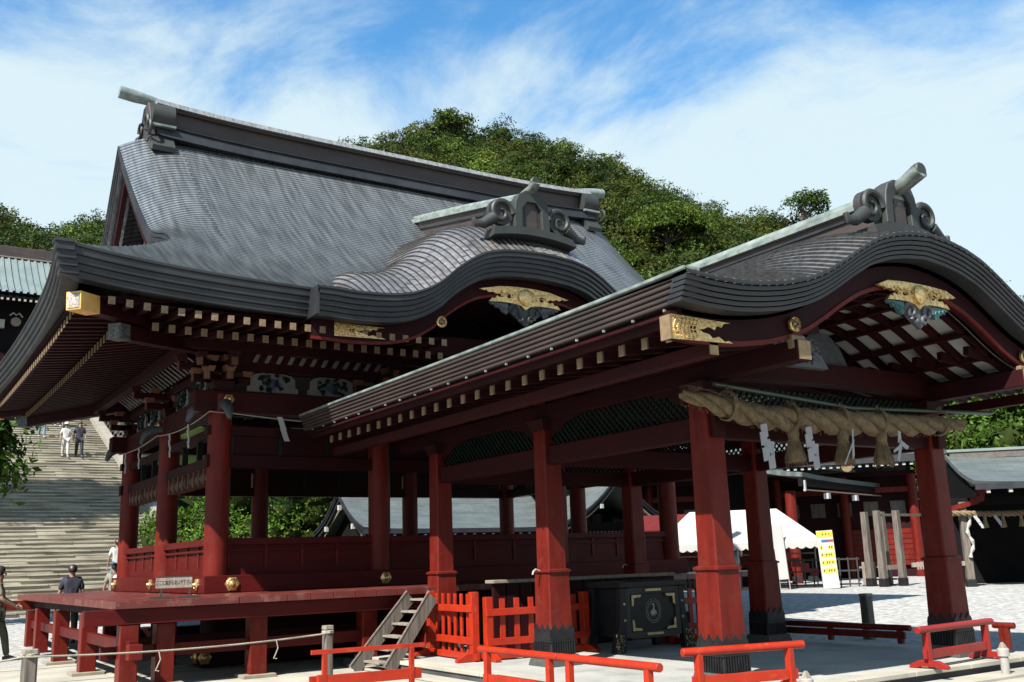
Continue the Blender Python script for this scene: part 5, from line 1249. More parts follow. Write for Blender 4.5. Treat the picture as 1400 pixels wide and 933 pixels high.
for x in (1.6, 4.0): obj('white_bracket', MB().box(x, x + .18, -.12, .05, 2.84, 3.02), WHTP, t)
obj('ridge_beam', MB().box(.5, 21.8, 3.2, 3.6, 4.42, 4.62), GREYL, t)
obj('wall', MB().box(.5, 21.5, 3.2, 3.4, 0, 3.9), DTIM, t); obj('floor', MB().box(.3, 13.2, .4, 4.4, -.1, .06), GREYL, t)
obj('red_column', MB().lathe((.55, .7, 0), [(.17, 0), (.17, 3.1)], 14), RED, t, smooth=40)
obj('red_column', MB().lathe((8.0, .9, 0), [(.15, 0), (.15, 3.1)], 14), RED, t, smooth=40)
obj('lower_wall', MB().box(.5, 3.3, 2.1, 2.18, 0, 1.3), RED, t)
t = frame('timber_gate_frame', 'weathered grey timber posts with black shoes in front of the dark hall', 'gate', 27.3, 20.9, .30, 4)
for x, y in ((0, 0), (.75, -.2), (.35, .7), (1.15, .6)):
    obj('post', MB().frus(x, y, .32, 2.45, .10, .09), GREY, t, bev=.01); obj('black_shoe', MB().frus(x, y, .08, .34, .12, .12), BLK, t, bev=.02); obj('base_stone', MB().frus(x, y, -.02, .08, .2, .18), GREYL, t)
obj('cross_rail', MB().box(0, 3.4, -.05, .05, 2.28, 2.36), GREY, t); obj('low_rail', MB().box(.05, .7, -.1, -.02, .60, .74), GREYL, t)
for k in range(4): obj('white_tag', MB().box(2.0 + k * .16, 2.07 + k * .16, 0, .02, .55, .8), WHT, t)
# porch with its own straw rope at the far right
t = frame('timber_porch', 'grey timber porch at the far right hung with a small straw rope', 'porch', 27.6, 18.1, .24, -42)
gable_roof(t, .1, 8.5, -1.3, 4.3, 3.05, 4.05, .12, RGREY, th=.12, verge=False)
for k in range(13): obj('rafter_end', MB().box(.4 + k * .6, .5 + k * .6, -1.3, -1.2, 2.78, 2.88), WHT, t)
for x in (0, .0 - .42, 3.2): obj('post', MB().frus(x, .2 if x < 0 else 0, .35, 2.6, .11, .10), GREY, t, bev=.01); obj('black_shoe', MB().frus(x, .2 if x < 0 else 0, .06, .35, .14, .13), BLK, t, bev=.02); obj('base_stone', MB().frus(x, .2 if x < 0 else 0, -.02, .07, .32, .28), CONC, t)
obj('lintel', MB().box(-.6, 5, -.08, .08, 2.5, 2.72), DTIM, t); obj('wall', MB().box(.2, 8, 2.6, 2.8, 0, 3.2), DTIM, t); obj('bench_board', MB().box(-1.6, 0, -.05, .1, .75, .88), GREYL, t)
obj('gable_board', MB().prism([(-1.2, 2.7), (4.2, 2.7), (1.5, 3.9)], 'x', .16, .22), DTIM, t)
obj('red_bracket', MB().prism([(.25, 2.95), (.7, 2.95), (.6, 2.6), (.2, 2.5)], 'y', -.2, -.05), RED, t)
obj('red_beam', MB().bar((-.6, -.1, 2.35), (.45, -.1, 2.6), .1, .14), RED, t)
obj('foliage_garland', MB().tube([(.1 + .06 * math.sin(k), -.15, 2.3 - k * .12) for k in range(12)], [.03 + .03 * (k % 2) for k in range(12)], 6), WHT, t)
rp = thing('small_straw_rope', 'small straw rope with tassels across the far right porch', 'sacred rope', loc=(27.6, 18.1, .24)); rp.rotation_euler = (0, 0, math.radians(-42))
for s_ in range(3): obj('rope_strand', MB().tube([(-.35 + 3.4 * i / 60, -.2 + .05 * math.cos(s_ * 2.09 + i * .7), 2.27 - .06 * math.sin(PI * i / 60) + .05 * math.sin(s_ * 2.09 + i * .7)) for i in range(61)], .045, 7), STRAW, rp, smooth=60)
for x in (.55, 1.05, 1.55, 2.1): obj('rope_tassel', MB().lathe((x, -.24, 2.2), [(.04, 0), (.05, -.08), (.045, -.14), (.09, -.38), (.01, -.37)], 12), STRAW, rp, smooth=50)
for k, (x, lb) in enumerate(((.3, 'white paper streamer at the left end of the small far rope'), (.85, 'white paper streamer between the first tassels of the small far rope'), (1.85, 'white paper streamer toward the right of the small far rope'))):
    o = obj('paper_streamer', shide(x, -.26, 2.18, .34, 'x', .02), WHTP, label=lb, cat='paper streamer'); o.location = (27.6, 18.1, .24); o.rotation_euler = (0, 0, math.radians(-42))
# ---------------------------------------------------------------- white tent, banners, sign, people at the stall
t = frame('white_event_tent', 'white canvas event tent with scalloped valance in the gravel court', 'tent', 22.2, 25.9, .30, -45.5)
W_, D_ = 5.4, 3.6; e, rzz = 1.58, 2.72
top = [(0, 0, e), (W_, 0, e), (W_, D_, e), (0, D_, e), (1.15, D_ / 2, rzz), (W_ - 1.3, D_ / 2, rzz)]
obj('canopy', MB().add(top, [(0, 1, 5, 4), (1, 2, 5), (2, 3, 4, 5), (3, 0, 4)]), CANV, t)
for (xa, ya, xb, yb) in ((0, 0, W_, 0), (W_, 0, W_, D_), (W_, D_, 0, D_), (0, D_, 0, 0)):
    mb = MB(); n = int(max(abs(xb - xa), abs(yb - ya)) / .26); top_ = []; bot = []
    for k in range(n * 4 + 1):
        u = k / (n * 4); p = (xa + (xb - xa) * u, ya + (yb - ya) * u); zz_ = .17 + .07 * abs(math.sin(PI * k / 4)); top_.append((*p, e + .005)); bot.append((*p, e - zz_))
    mb.grid([top_, bot]); o = obj('valance', mb, CANV, t); md = o.modifiers.new('t', 'SOLIDIFY'); md.thickness = .01
for x, y in ((.04, .04), (W_ - .04, .04), (.04, D_ - .04), (W_ - .04, D_ - .04), (W_ / 2, .04)): obj('tent_pole', MB().tube([(x, y, 0), (x, y, e)], .025, 8), PVC, t, smooth=40)
t = frame('yellow_price_board', 'tall white board with yellow bands and a blue and red strip', 'sign', 25.85, 21.75, .24, -44); t.rotation_euler = (math.radians(-4), math.radians(-2), math.radians(-44))
obj('board', MB().box(-.25, .25, -.012, .012, .15, 1.95), CANV, t)
for x in (-.22, .22): obj('leg', MB().box(x - .02, x + .02, .015, .04, 0, 1.5), PVC, t)
for z0, z1, a, b, m in ((1.74, 1.93, -.25, .25, YEL), (1.58, 1.66, -.12, .09, BLU), (1.58, 1.66, .09, .24, REDP), (1.36, 1.48, -.2, -.1, YEL), (1.36, 1.48, .06, .23, YEL), (1.12, 1.26, -.2, .23, YEL), (.88, 1.02, -.2, .23, YEL), (.63, .77, -.2, .23, YEL)): obj('printed_band', MB().box(a, b, -.016, -.0125, z0, z1), m, t)
for z, xs in ((1.83, (-.06, .04, .14)), (1.42, (-.15, .1, .17)), (1.19, (-.15, -.02, .06, .13)), (.95, (-.15, -.03, .04, .14)), (.70, (-.15, 0, .07, .16))):
    for x in xs: obj('printed_mark', MB().box(x - .018, x + .018, -.019, -.0165, z - .03, z + .03), REDP if z > 1.8 and x > .1 else INK, t)
t = frame('white_banner', 'tall narrow white banner on a pole right of the dark pillar', 'banner', 25.0, 22.9, .28, -44); t.rotation_euler = (0, math.radians(-3), math.radians(-44))
obj('cloth', MB().box(-.16, .16, -.01, .01, .42, 2.12), CANV, t)
for x in (-.14, .16): obj('pole', MB().tube([(x, .02, 0), (x, .02, 2.15)], .016, 6), PVC, t)
obj('faint_mark', MB().box(-.04, .05, -.013, -.0105, .9, 1.9), mat('faint_print', (.6, .6, .62), (.85, .85, .83), rough=.8, scale=30, bump=0), t)
# left shrine gate at the head of the stairs
t = frame('upper_gate_hall', 'distant gate hall with a pale ribbed copper roof above the stairs', 'gate hall', 6.5, 62.0, 11.0, 0)
mb = MB(); x = -22.0; pr = [(0, 6.65), (1.5, 7.6), (3, 8.75), (4.6, 10.1)]
while x < 9.5:
    a = len(mb.v)
    sec_ = [(x, 0), (x + .10, .0), (x + .11, .10), (x + .23, .10), (x + .24, 0), (x + .37, 0)]
    for y, z in pr:
        for sx_, h_ in sec_: mb.v.append((sx_, y, z + h_))
    for i in range(3):
        for j in range(5): mb.f.append((a + i * 6 + j, a + i * 6 + j + 1, a + (i + 1) * 6 + j + 1, a + (i + 1) * 6 + j))
    x += .37
obj('ribbed_roof', mb, RPALE, t)
obj('ridge', MB().box(-22, 9.5, 4.3, 5.1, 9.9, 10.7), COPB, t, bev=.05); obj('ridge_line', MB().box(-22, 9.5, 4.25, 4.32, 9.95, 10.02), GREYL, t)
obj('back_roof', MB().add([(-22, 5.1, 10.1), (9.5, 5.1, 10.1), (9.5, 10, 6.4), (-22, 10, 6.4)], [(0, 1, 2, 3)]), RPALE, t)
obj('body', MB().box(-20, 8.5, 1.6, 8, -.5, 6.5), DTIM, t); obj('eave_underside', MB().box(-22, 9.4, .1, 8, 6.35, 6.5), DTIM, t)
for k in range(70): obj('rafter_end', MB().box(-11.5 + k * .30, -11.38 + k * .30, .02, .12, 6.18, 6.3), WHT, t)
o = obj('wooden_crest', MB().lathe((.0, 1.5, 5.25), [(.28, 0), (.28, -.06), (.01, -.08)], 12, 'y'), GREYL, t); obj('crest_wing', MB().tube([(-.35, 1.45, 5.6), (-.15, 1.45, 5.78), (0, 1.45, 5.65), (.15, 1.45, 5.78), (.35, 1.45, 5.55)], .05, 6), WHT, o)
obj('lantern', MB().box(-1.1, -.6, 1.3, 1.55, 4.8, 5.3), WHT, t); obj('red_rail', MB().box(-12, 8, 1.2, 1.5, 1.2, 3.3), DRED, t)
# ================================================================ PEOPLE
def skin_obj(name, verts, edges, radii, m, parent, sub=1, root_i=0):
    me = bpy.data.meshes.new(name); me.from_pydata(verts, edges, []); o = bpy.data.objects.new(name, me); col.objects.link(o); o.parent = parent
    me.materials.append(m)
    o.modifiers.new('skin', 'SKIN')
    sv = me.skin_vertices[0].data if me.skin_vertices else None
    if sv is not None:
        for i, r in enumerate(radii):
            rr = r if isinstance(r, tuple) else (r, r); sv[i].radius = rr; sv[i].use_root = (i == root_i)
    md = o.modifiers.new('sub', 'SUBSURF'); md.levels = sub; md.render_levels = sub
    o.modifiers['skin'].use_smooth_shade = True
    return o
def person(x, y, z, deg, h, label, top, bottom, pose='stand', cap=None, hair=HAIR, bag=None, hat=None, arms=None, group=None, skirt=False):
    t = thing('person', label, 'person', group, (x, y, z)); t.rotation_euler = (0, 0, math.radians(deg)); k = h / 1.7; t.scale = (k, k, k)
    st = {'stand': 0.03, 'walk': .22, 'down': .16}[pose]
    lift = .08 if pose == 'down' else 0
    J = dict(pel=(0, 0, .92), wai=(0, 0, 1.06), che=(0, .0, 1.25), nec=(0, 0, 1.42), hb=(0, .01, 1.50), hd=(0, .02, 1.60),
             sL=(-.17, 0, 1.38), sR=(.17, 0, 1.38), hL=(-.09, 0, .88), hR=(.09, 0, .88),
             kL=(-.10, st * .7, .48), kR=(.10, -st * .3, .48), aL=(-.10, st, .09), aR=(.10, -st, .09 + lift), tL=(-.11, st + .17, .03), tR=(.11, -st + .16, .03 + lift))
    ar = arms or ((-.24, .03, 1.10), (-.26, .10, .86), (.24, -.03, 1.10), (.26, .05, .86))
    J['eL'], J['wL'], J['eR'], J['wR'] = ar
    names = list(J); V = [J[n] for n in names]; I = {n: i for i, n in enumerate(names)}
    E_ = [('pel', 'wai'), ('wai', 'che'), ('che', 'nec'), ('nec', 'hb'), ('hb', 'hd'), ('che', 'sL'), ('che', 'sR'), ('sL', 'eL'), ('eL', 'wL'), ('sR', 'eR'), ('eR', 'wR'), ('pel', 'hL'), ('pel', 'hR'), ('hL', 'kL'), ('kL', 'aL'), ('aL', 'tL'), ('hR', 'kR'), ('kR', 'aR'), ('aR', 'tR')]
    R_ = dict(pel=(.14, .11), wai=(.125, .095), che=(.14, .10), nec=.052, hb=.075, hd=(.078, .095), sL=.058, sR=.058, hL=.085, hR=.085, kL=.055, kR=.055, aL=.038, aR=.038, tL=.03, tR=.03, eL=.04, eR=.04, wL=.026, wR=.026)
    Ed = [(I[a], I[b]) for a, b in E_]; Rd = [R_[n] for n in names]
    for s_, wn, en in ((-1, 'wL', 'eL'), (1, 'wR', 'eR')):
        w_, e_ = Vector(J[wn]), Vector(J[en]); d = (w_ - e_).normalized(); side = Vector((0, 1, 0)); pn = d.cross(side).normalized(); fw = pn.cross(d).normalized()
        V.append(tuple(w_ + d * .06)); Rd.append((.028, .018)); pi_ = len(V) - 1; Ed.append((I[wn], pi_))
        for f, L in ((-.026, .062), (-.009, .075), (.009, .070), (.025, .055)):
            a_ = w_ + d * .09 + fw * f; b_ = a_ + d * L * .6 + pn * .006 * s_; c_ = b_ + d * L * .4 + pn * .02 * s_
            n0 = len(V); V += [tuple(a_), tuple(b_), tuple(c_)]; Rd += [.0095, .009, .007]; Ed += [(pi_, n0), (n0, n0 + 1), (n0 + 1, n0 + 2)]
        a_ = w_ + d * .03 + fw * .035; b_ = a_ + d * .035 + fw * .018; n0 = len(V); V += [tuple(a_), tuple(b_)]; Rd += [.010, .008]; Ed += [(pi_, n0), (n0, n0 + 1)]
    skin_obj('body', V, Ed, Rd, SKIN, t, 2)
    # face
    f = MB(); f.lathe((0, .115, 1.575), [(.004, -.03), (.016, -.02), (.012, .0), (.006, .03)], 8); obj('nose', f, SKIN, t, smooth=60)
    for s_ in (-1, 1):
        obj('eye', MB().lathe((s_ * .032, .098, 1.61), [(.003, .006), (.011, .003), (.009, -.004)], 8, 'y'), HAIR, t)
        obj('ear', MB().lathe((s_ * .083, .015, 1.595), [(.004, -.03), (.016, -.02), (.018, .015), (.006, .03)], 8), SKIN, t, smooth=60)
    obj('mouth', MB().box(-.022, .022, .095, .105, 1.535, 1.541), REDP, t)
    # clothes
    def sub(names_, edges_, rad, nm, m, lv=1):
        idx = {n: i for i, n in enumerate(names_)}
        return skin_obj(nm, [J[n] for n in names_], [(idx[a], idx[b]) for a, b in edges_], [rad[n] for n in names_], m, t, lv)
    J['uL'] = tuple(Vector(J['sL']).lerp(Vector(J['eL']), .85)); J['uR'] = tuple(Vector(J['sR']).lerp(Vector(J['eR']), .85)); J['lo'] = (0, 0, .88); J['nk'] = (0, 0, 1.40)
    sub(['wai', 'lo', 'che', 'nk', 'sL', 'sR', 'uL', 'uR'], [('lo', 'wai'), ('wai', 'che'), ('che', 'nk'), ('che', 'sL'), ('che', 'sR'), ('sL', 'uL'), ('sR', 'uR')],
        dict(wai=(.155, .125), lo=(.165, .13), che=(.18, .14), nk=(.10, .09), sL=.084, sR=.084, uL=.066, uR=.066), 'shirt', top)
    J['fL'] = tuple(Vector(J['aL']) + Vector((0, 0, -.01))); J['fR'] = tuple(Vector(J['aR']) + Vector((0, 0, -.01)))
    sub(['pel', 'hL', 'hR', 'kL', 'kR', 'fL', 'fR'], [('pel', 'hL'), ('pel', 'hR'), ('hL', 'kL'), ('hR', 'kR'), ('kL', 'fL'), ('kR', 'fR')],
        dict(pel=(.155, .125), hL=.105, hR=.105, kL=.08, kR=.08, fL=.062, fR=.062), 'trousers', bottom)
    for s_, a_ in ((-1, 'L'), (1, 'R')):
        p = J['a' + a_]; obj('shoe', MB().tube([(p[0], p[1] - .07, p[2] - .045), (p[0], p[1], p[2] - .03), (p[0], p[1] + .1, p[2] - .05), (p[0], p[1] + .19, p[2] - .06)], [.035, .048, .045, .025], 8), WHT if top is CW else BLKM, t, smooth=60)
    # hair / cap
    hm = MB(); hm.lathe((0, .0, 1.60), [(.075, -.05), (.098, -.01), (.100, .04), (.085, .085), (.05, .112), (.005, .12)], 16); hm.v = [(a, b * 1.12 - (.012 if c > 1.6 else .03), c) for a, b, c in hm.v]
    obj('hair', hm, hair, t, smooth=60)
    if hat:
        obj('hat', MB().lathe((0, .01, 1.66), [(.16, -.02), (.155, -.012), (.108, .0), (.10, .07), (.06, .10), (.005, .105)], 18), hat, t, smooth=50)
    if cap:
        obj('cap', MB().lathe((0, .0, 1.63), [(.107, -.01), (.108, .03), (.09, .08), (.05, .105), (.005, .11)], 16).prism([(-.075, .08), (-.06, .17), (0, .20), (.06, .17), (.075, .08)], 'z', 1.625, 1.64), cap, t, smooth=50)
    if bag: obj('backpack', MB().tube([(0, -.19, 1.02), (0, -.22, 1.12), (0, -.21, 1.28), (0, -.16, 1.36)], [.10, .135, .125, .07], 10), bag, t, smooth=60)
    return t
SZ = lambda y: .37 + SR * (math.floor((y - SY0) / STR) + 1)
person(2.26, 21.6, gz(2.5, 21.6), -100, 1.72, 'person in a black cap, grey top and khaki trousers at the left edge', CG, CK, 'walk', cap=BLKM, bag=BLKM, arms=((-.22, .10, 1.12), (-.12, .30, 1.02), (.22, .10, 1.12), (.12, .30, 1.0)))
person(3.95, 24.0, gz(3.95, 24), 0, 1.64, 'person seen from behind in a navy T-shirt with white trim beyond the deck', CN, CK, 'stand')
person(7.15, 35.3, SZ(35.3), 0, 1.66, 'person in a white shirt starting up the steps next to the hall column', CW, CJ, 'walk')
person(5.45, 27.1, gz(5.45, 27.1), 5, 1.52, 'person with a pale backpack seen from behind beside the hall corner', CG, CJ, 'stand', bag=CW)
person(8.23, 50.3, SZ(50.3), 180, 1.72, 'person in a navy T-shirt and dark trousers coming down the stairs', CN, CN, 'down')
person(7.62, 50.2, SZ(50.2), 180, 1.62, 'person in an all-white outfit and sun hat coming down the stairs', CW, CW, 'down', hat=CW)
person(7.0, 53.5, SZ(53.5), 180, 1.68, 'person in a white top and light blue jeans higher on the stairs', CW, CJ, 'down', hair=HAIR)
person(7.95, 55.2, SZ(55.2), 180, 1.66, 'left one of the two white-clad people at the top of the visible stairs', CW, CN, 'down')
person(8.35, 55.4, SZ(55.4), 180, 1.6, 'right one of the two white-clad people at the top of the visible stairs', CW, CW, 'down')
person(9.2, 57.0, SZ(57.0), 180, 1.7, 'person in dark clothes half hidden under the eave at the stair top', CN, CN, 'stand')
person(24.6, 24.6, .3, 135, 1.62, 'person in a white top under the tent beside a dark umbrella', CW, REDP, 'stand', arms=((-.20, .15, 1.2), (-.08, .28, 1.38), (.22, .05, 1.1), (.2, .2, 1.0)))
u = thing('umbrella', 'dark navy umbrella held open under the white tent', 'umbrella', loc=(24.3, 24.75, 1.62))
mb = MB(); n = 8; rings = [[(r * math.cos(2 * PI * k / n) * (1 if k % 2 else .97), r * math.sin(2 * PI * k / n), z) for k in range(n + 1)] for r, z in ((.02, .26), (.25, .21), (.42, .10), (.50, .0))]
mb.grid(rings); obj('canopy', mb, mat('slate_blue_cloth', (.07, .09, .15), None, rough=.7, bump=0), u, smooth=30); obj('shaft', MB().tube([(0, 0, .28), (0, 0, -.45)], .01, 6), BLKM, u)
# ================================================================ VEGETATION
def np_obj(name, V, Fq, m, tints=None, parent=None, **kw):
    me = bpy.data.meshes.new(name); nv, nf = len(V), len(Fq)
    me.vertices.add(nv); me.vertices.foreach_set('co', V.astype(np.float32).ravel())
    me.loops.add(nf * 4); me.loops.foreach_set('vertex_index', Fq.astype(np.int32).ravel())
    me.polygons.add(nf); me.polygons.foreach_set('loop_start', np.arange(nf, dtype=np.int32) * 4)
    me.update(calc_edges=True); me.validate()
    if tints is not None:
        a = me.attributes.new('tint', 'FLOAT_COLOR', 'POINT'); c = np.ones((nv, 4), dtype=np.float32); c[:, :3] = tints; a.data.foreach_set('color', c.ravel())
    me.materials.append(m); o = bpy.data.objects.new(name, me); col.objects.link(o)
    if parent: o.parent = parent
    return tag(o, **kw)
def leaves(C_, R_, n, size, tint, clump=9, flat=.75, rg=rng, up=.25, spread=.16):
    """C_ centre, R_ radii; leaves gathered in clumps spread over the crown's shell and volume"""
    nc = max(3, n // clump)
    d = rg.normal(size=(nc, 3)); d /= np.linalg.norm(d, axis=1)[:, None]; d[:, 2] = np.where(d[:, 2] < -.45, -d[:, 2], d[:, 2])
    rad = rg.uniform(.62, 1.02, size=(nc, 1)); cc = np.array(C_) + d * rad * np.array(R_)
    bump = rg.uniform(.7, 1.3, size=(nc, 1))
    P = np.repeat(cc, clump, 0); D = np.repeat(d, clump, 0); m = len(P)
    P = P + rg.normal(size=(m, 3)) * np.array(R_) * spread * np.array([1, 1, .6])
    nrm = D * .6 + rg.normal(size=(m, 3)) * .55 + np.array([0, 0, up]); nrm /= np.linalg.norm(nrm, axis=1)[:, None]
    t1 = np.cross(nrm, rg.normal(size=(m, 3))); t1 /= np.linalg.norm(t1, axis=1)[:, None]; t2 = np.cross(nrm, t1)
    s = size * rg.uniform(.6, 1.35, size=(m, 1)); 
    V = np.stack([P - t1 * s, P - t2 * s * flat * .6, P + t1 * s, P + t2 * s * flat * .6], 1).reshape(-1, 3)
    F_ = np.arange(m * 4).reshape(-1, 4)
    cl = np.repeat(rg.uniform(.65, 1.35, size=(nc, 1)), clump, 0) * rg.uniform(.8, 1.2, size=(m, 1))
    T_ = np.repeat(cl * np.array(tint)[None], 4, 0)
    return V, F_, T_
ico = bmesh.new(); bmesh.ops.create_icosphere(ico, subdivisions=2, radius=1); IV = np.array([v.co[:] for v in ico.verts]); IF = np.array([[v.index for v in f.verts] for f in ico.faces]); IF = np.concatenate([IF, IF[:, 2:3]], 1); ico.free()
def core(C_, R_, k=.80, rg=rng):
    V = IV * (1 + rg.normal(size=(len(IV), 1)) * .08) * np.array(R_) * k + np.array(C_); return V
def tri_obj(name, Vs, m, tint, parent=None, **kw):
    mb = MB()
    for V in Vs:
        o = len(mb.v); mb.v += [tuple(p) for p in V]; mb.f += [tuple(int(i) + o for i in f[:3]) for f in IF]
    o = obj(name, mb, m, parent, smooth=80, fix=False, **kw)
    a = o.data.attributes.new('tint', 'FLOAT_COLOR', 'POINT'); c = np.ones((len(mb.v), 4), dtype=np.float32); c[:, :3] = tint; a.data.foreach_set('color', c.ravel()); return o
# hill
CREST = [(-60, 106, 36), (-30, 116, 36), (-3.9, 119.9, 38), (9.8, 119.6, 39.5), (12.8, 119.3, 38.2), (15.4, 119, 37.6), (19.6, 118.4, 40), (22, 118, 39.4), (33, 115, 42), (43, 112, 48.6), (47.9, 110, 51.5), (51.4, 108.4, 53.2), (55.6, 106.3, 54.6), (59.8, 104, 55), (66.2, 100, 54.2), (70.8, 96.9, 52.3), (75.2, 93.5, 49.8), (79.3, 90, 45.8), (83.2, 86.5, 42.4), (86.8, 82.8, 40.4), (90.3, 79, 39.2), (93.5, 75.2, 37), (97.2, 70.4, 31.8), (101, 64.6, 26), (104.6, 58.8, 20), (108.8, 50.6, 14), (118, 30, 10), (125, 0, 8)]
CR = np.array(CREST, float); cl_ = np.concatenate([[0], np.cumsum(np.linalg.norm(np.diff(CR[:, :2], axis=0), axis=1))])
def hillp(s, t):
    q = s * cl_[-1]; x, y, z = (np.interp(q, cl_, CR[:, k]) for k in range(3)); r = math.hypot(x, y); rb = 60 if x > 30 else 72
    rr = rb + (r - rb) * t; zb = 3.0 if x > 30 else 11
    zz_ = zb + (z - zb) * (t ** .85 if t <= 1 else 1 - (t - 1) * 1.2)
    zz_ += 1.2 * math.sin(q * .23 + t * 5) * min(1, t * 2) * (1 - min(1, t)) * 2
    return (x * rr / r, y * rr / r, zz_)
mb = MB(); mb.grid([[hillp(i / 70, j / 12) for i in range(71)] for j in range(16)]); obj('wooded_hill', mb, SOIL, kind='structure', smooth=60)
VV, FF, TT = [], [], []; CC = []; off = 0; hr = np.random.default_rng(11)
kinds = [((.60, .68, .70), .28), ((.9, 1.0, .9), .26), ((1.05, .80, .60), .26), ((1.5, 1.55, 1.0), .12), ((.55, .62, .6), .10)]
kp_ = np.array([k[1] for k in kinds]); kp_ /= kp_.sum()
cand = 0
for i in range(1750):
    s = .08 + .89 * ((i % 74) + hr.uniform(-.3, 1.3)) / 74; t_ = max(0, (1.03 * ((i // 74) + hr.uniform(-.3, 1.3)) / 23.6)) ** .8; p = hillp(s, t_); 
    R0 = hr.uniform(1.5, 2.7); R_ = (R0 * hr.uniform(1, 1.25), R0 * hr.uniform(1, 1.25), R0 * hr.uniform(.75, 1.0)); k = hr.choice(len(kinds), p=kp_)
    tint = np.array(kinds[k][0]) * hr.uniform(.55, 1.3); c = (p[0], p[1], p[2] + R_[2] * .55)
    if 28 < p[0] < 62 and t_ < .45: pass
    V, F_, T_ = leaves(c, R_, 620, .125 + .016 * R0, tint, clump=14, rg=hr, spread=.12)
    VV.append(V); FF.append(F_ + off); TT.append(T_); off += len(V); CC.append((core(c, R_, .46, hr), tint))
np_obj('hillside_canopy', np.concatenate(VV), np.concatenate(FF), LEAF, np.concatenate(TT), kind='stuff', label='dense mixed green and bronze tree canopy covering the hill', cat='tree canopy')
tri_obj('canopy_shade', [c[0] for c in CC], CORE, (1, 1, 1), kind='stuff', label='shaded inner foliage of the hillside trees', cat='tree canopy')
def tree(x, y, z0, h, R_, nl, size, tint, label, name='broadleaf_tree', lobes=9, bark=BARK, rg=None, group=None, corek=.62, trunk_r=.2, lean=(0, 0)):
    rg = rg or np.random.default_rng(int(abs(x * 13 + y * 7)) + 3); t = thing(name, label, 'tree', group, (x, y, z0))
    zc = h - R_[2]; top = (lean[0], lean[1], zc)
    tr = MB(); tr.tube([(0, 0, -.3), (lean[0] * .3, lean[1] * .3, zc * .4), (lean[0] * .8, lean[1] * .8, zc * .8), (lean[0], lean[1], zc + R_[2] * .4)], [trunk_r * 1.4, trunk_r, trunk_r * .7, trunk_r * .25], 9); obj('trunk', tr, bark, t, smooth=50)
    V0, F0, T0, cs, o_ = [], [], [], [], 0
    for k in range(lobes):
        a = rg.uniform(0, 2 * PI); e_ = rg.uniform(-.5, 1); rr = rg.uniform(.35, .72)
        c = (lean[0] + R_[0] * rr * math.cos(a) * math.cos(e_), lean[1] + R_[1] * rr * math.sin(a) * math.cos(e_), zc + R_[2] * rr * math.sin(e_)); lr = tuple(q * rg.uniform(.36, .52) for q in R_)
        V, F_, T_ = leaves(c, lr, nl // lobes, size, np.array(tint) * rg.uniform(.8, 1.2), clump=10, rg=rg, spread=.22); V0.append(V); F0.append(F_ + o_); T0.append(T_); o_ += len(V); cs.append(core(c, lr, corek, rg))
        obj('limb', MB().tube([(lean[0] * .7, lean[1] * .7, zc * .7), tuple((np.array(c) + np.array((lean[0], lean[1], zc * .75))) / 2 - np.array((0, 0, .2))), c], [trunk_r * .5, trunk_r * .35, trunk_r * .12], 6), bark, t, smooth=50)
    np_obj('foliage', np.concatenate(V0), np.concatenate(F0), LEAF, np.concatenate(T0), t, kind='stuff')
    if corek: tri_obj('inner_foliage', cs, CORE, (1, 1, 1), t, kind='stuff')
    return t
# distinct trees on the hill
for (s, tt, h, R0, nl, size, tint, lb, ck, bk) in ((.495, .93, 6.0, (3.2, 3.2, 2.2), 3000, .2, (1.1, 1.1, .9), 'loose-crowned tree standing up at the left shoulder of the hill', 0, BARK),
        (.665, .98, 8, (3.2, 3.2, 2.8), 2200, .2, (.9, 1.1, .8), 'feathery tree on the right shoulder of the hill skyline', 0, BARK), (.725, 1.0, 9, (5.6, 5.0, 3.8), 4200, .17, (.9, 1.05, .85), 'open tree with see-through crown above the porch ridge', 0, BARK), (.742, 1.0, 8.5, (4.2, 4.0, 3), 2600, .17, (.9, 1.05, .85), 'smaller open tree right of the see-through crown', 0, BARK),
        (.60, .62, 6.5, (4.6, 4.6, 2.6), 8000, .16, (1.25, 1.3, .9), 'bright yellow-green tree in the middle of the hillside', .45, BARK), (.655, .62, 6.5, (3.6, 3.6, 2.6), 5200, .16, (1.15, 1.3, .9), 'light green tree behind the roof junction', .45, BARKP), (.70, .70, 6.5, (3.8, 3.8, 2.6), 6000, .16, (1.15, 1.25, .9), 'pale green tree lower on the right of the hill', .45, BARKP), (.715, .5, 6.5, (3.8, 3.8, 2.8), 6000, .16, (1.0, 1.3, .9), 'fresh green tree above the porch ridge', .45, BARKP), (.40, .75, 6, (3.6, 3.6, 2.4), 5000, .16, (1.4, 1.5, .9), 'yellow-green tree on the low hill at the left', .45, BARK)):
    p = hillp(s, tt); tree(p[0], p[1], p[2] - 1, h, R0, nl, size, tint, lb, corek=ck, bark=bk, group='single trees on the wooded hill', name='hill_tree', trunk_r=.28)
# dead pale branches
for s, tt, lb in ((.69, .5, 'bare pale branch among the leaves on the right of the hill'), (.71, .45, 'second bare pale branch lower among the hillside leaves')):
    p = Vector(hillp(s, tt)) + Vector((-2.0, -2.6, 2.2)); o = thing('bare_branch', lb, 'branch', loc=p)
    obj('branch', MB().tube([(0, 0, 0), (-1.5, 0.9, .5), (-2.6, 1.8, .2), (-4, 3, .6)], [.14, .12, .08, .03], 6), BARKP, o); obj('twig', MB().tube([(-1.5, .9, .5), (-2.1, 1.2, 1.4), (-2.4, 1.4, 2.2)], [.08, .06, .02], 5), BARKP, o)
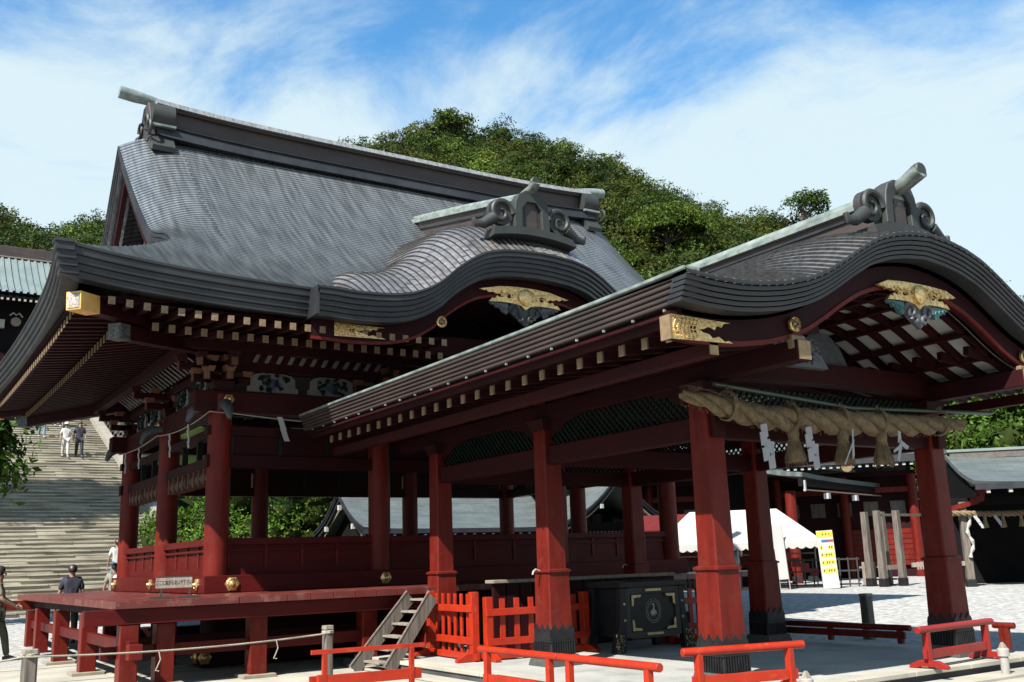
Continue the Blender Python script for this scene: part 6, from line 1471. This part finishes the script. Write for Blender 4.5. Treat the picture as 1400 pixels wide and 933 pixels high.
# trees at the right, beyond the timber halls
for (x, y, h, R0, nl, size, tint, lb) in ((50.5, 33.5, 12.3, (5.5, 5.5, 4.6), 15000, .17, (1.1, 1.45, .9), 'broad green tree behind the timber halls at the right, left of two'), (53, 27.5, 12.5, (6, 6, 5), 15000, .17, (1.35, 1.7, .95), 'bright green tree at the right edge behind the timber porch'),
        (46, 37.5, 9.5, (4.5, 4.5, 3.8), 8000, .17, (.8, 1.1, .8), 'darker green tree between the vermilion hall and the right trees'), (50, 30, 8, (5, 5, 4), 9000, .17, (1.0, 1.3, .8), 'low green tree filling the gap under the right trees')):
    tree(x, y, .3, h, R0, nl, size, tint, lb, corek=.7, group='green trees at the right', lobes=14, trunk_r=.3)
o = thing('bare_twig', 'thin pale leaning branch in front of the right trees', 'branch', loc=(46.5, 26.8, 5.2)); obj('branch', MB().tube([(0, 0, 0), (.25, -.1, 1.4), (.7, -.4, 2.6)], [.07, .05, .02], 6), BARKP, o)
# tree at the left edge beside the stairs, and the tall one beyond the frame whose shade falls on the steps
tree(1.35, 29.8, .3, 6.9, (2.6, 2.6, 2.6), 9000, .12, (1.1, 1.5, .9), 'leafy green branch end of a tree at the left edge beside the stairs', corek=.5, lobes=12, trunk_r=.16)
tree(-3.5, 40.0, 2.5, 16.5, (4.6, 3.2, 3.2), 9000, .30, (.9, 1.1, .8), 'tall evergreen left of the stairs, outside the frame', corek=.85, lobes=12, trunk_r=.4)
# bushes behind the hall
bl_ = [(9.9, 38.9, 3.0, 'glossy green bush seen between the left columns'), (11.8, 38.6, 3.4, 'green bush just right of the corner column'), (13.0, 40.2, 4.2, 'mid green bush framed by the second opening'), (15.2, 44, 5.4, 'bronze-tinted bush behind the office gable'), (17.5, 44.5, 5.4, 'olive bush above the office ridge, left end'), (20.5, 44.2, 5.2, 'dark bush above the office ridge, middle'), (24, 44, 5.2, 'dark bush above the office ridge, right part'), (28, 43.5, 4.8, 'dark bush behind the chapel roof'), (12.8, 40.5, 5.6, 'higher green bush on the slope behind'), (14, 45, 7.0, 'brownish bush high on the slope behind')]
for i, (x, y, z, lb) in enumerate(bl_):
    rg_ = np.random.default_rng(50 + i); t = thing('bush', lb, 'bush', 'bushes on the slope behind the hall', (x, y, 0)); V0, F0, T0, cs, o_ = [], [], [], [], 0
    tint = [(1.2, 1.6, .9), (1.2, 1.6, .85), (1.0, 1.4, .8), (1.5, 1.25, .8), (1.3, 1.3, .8), (.7, .9, .7), (.7, .9, .7), (.6, .8, .6), (1.0, 1.3, .8), (1.4, 1.2, .8)][i]
    for k in range(6):
        c = (rg_.uniform(-1.0, 1.0), rg_.uniform(-.8, .8), z * (.25 + .17 * k) * .9 + rg_.uniform(-.3, .3)); lr = (1.25, 1.1, .95)
        V, F_, T_ = leaves(c, lr, 1000, .085, np.array(tint) * rg_.uniform(.85, 1.2), clump=8, rg=rg_, spread=.14); V0.append(V); F0.append(F_ + o_); T0.append(T_); o_ += len(V); cs.append(core(c, lr, .78, rg_))
    obj('stem', MB().tube([(0, 0, 0), (.1, 0, z * .5), (0, .1, z * .8)], [.12, .08, .03], 6), BARK, t)
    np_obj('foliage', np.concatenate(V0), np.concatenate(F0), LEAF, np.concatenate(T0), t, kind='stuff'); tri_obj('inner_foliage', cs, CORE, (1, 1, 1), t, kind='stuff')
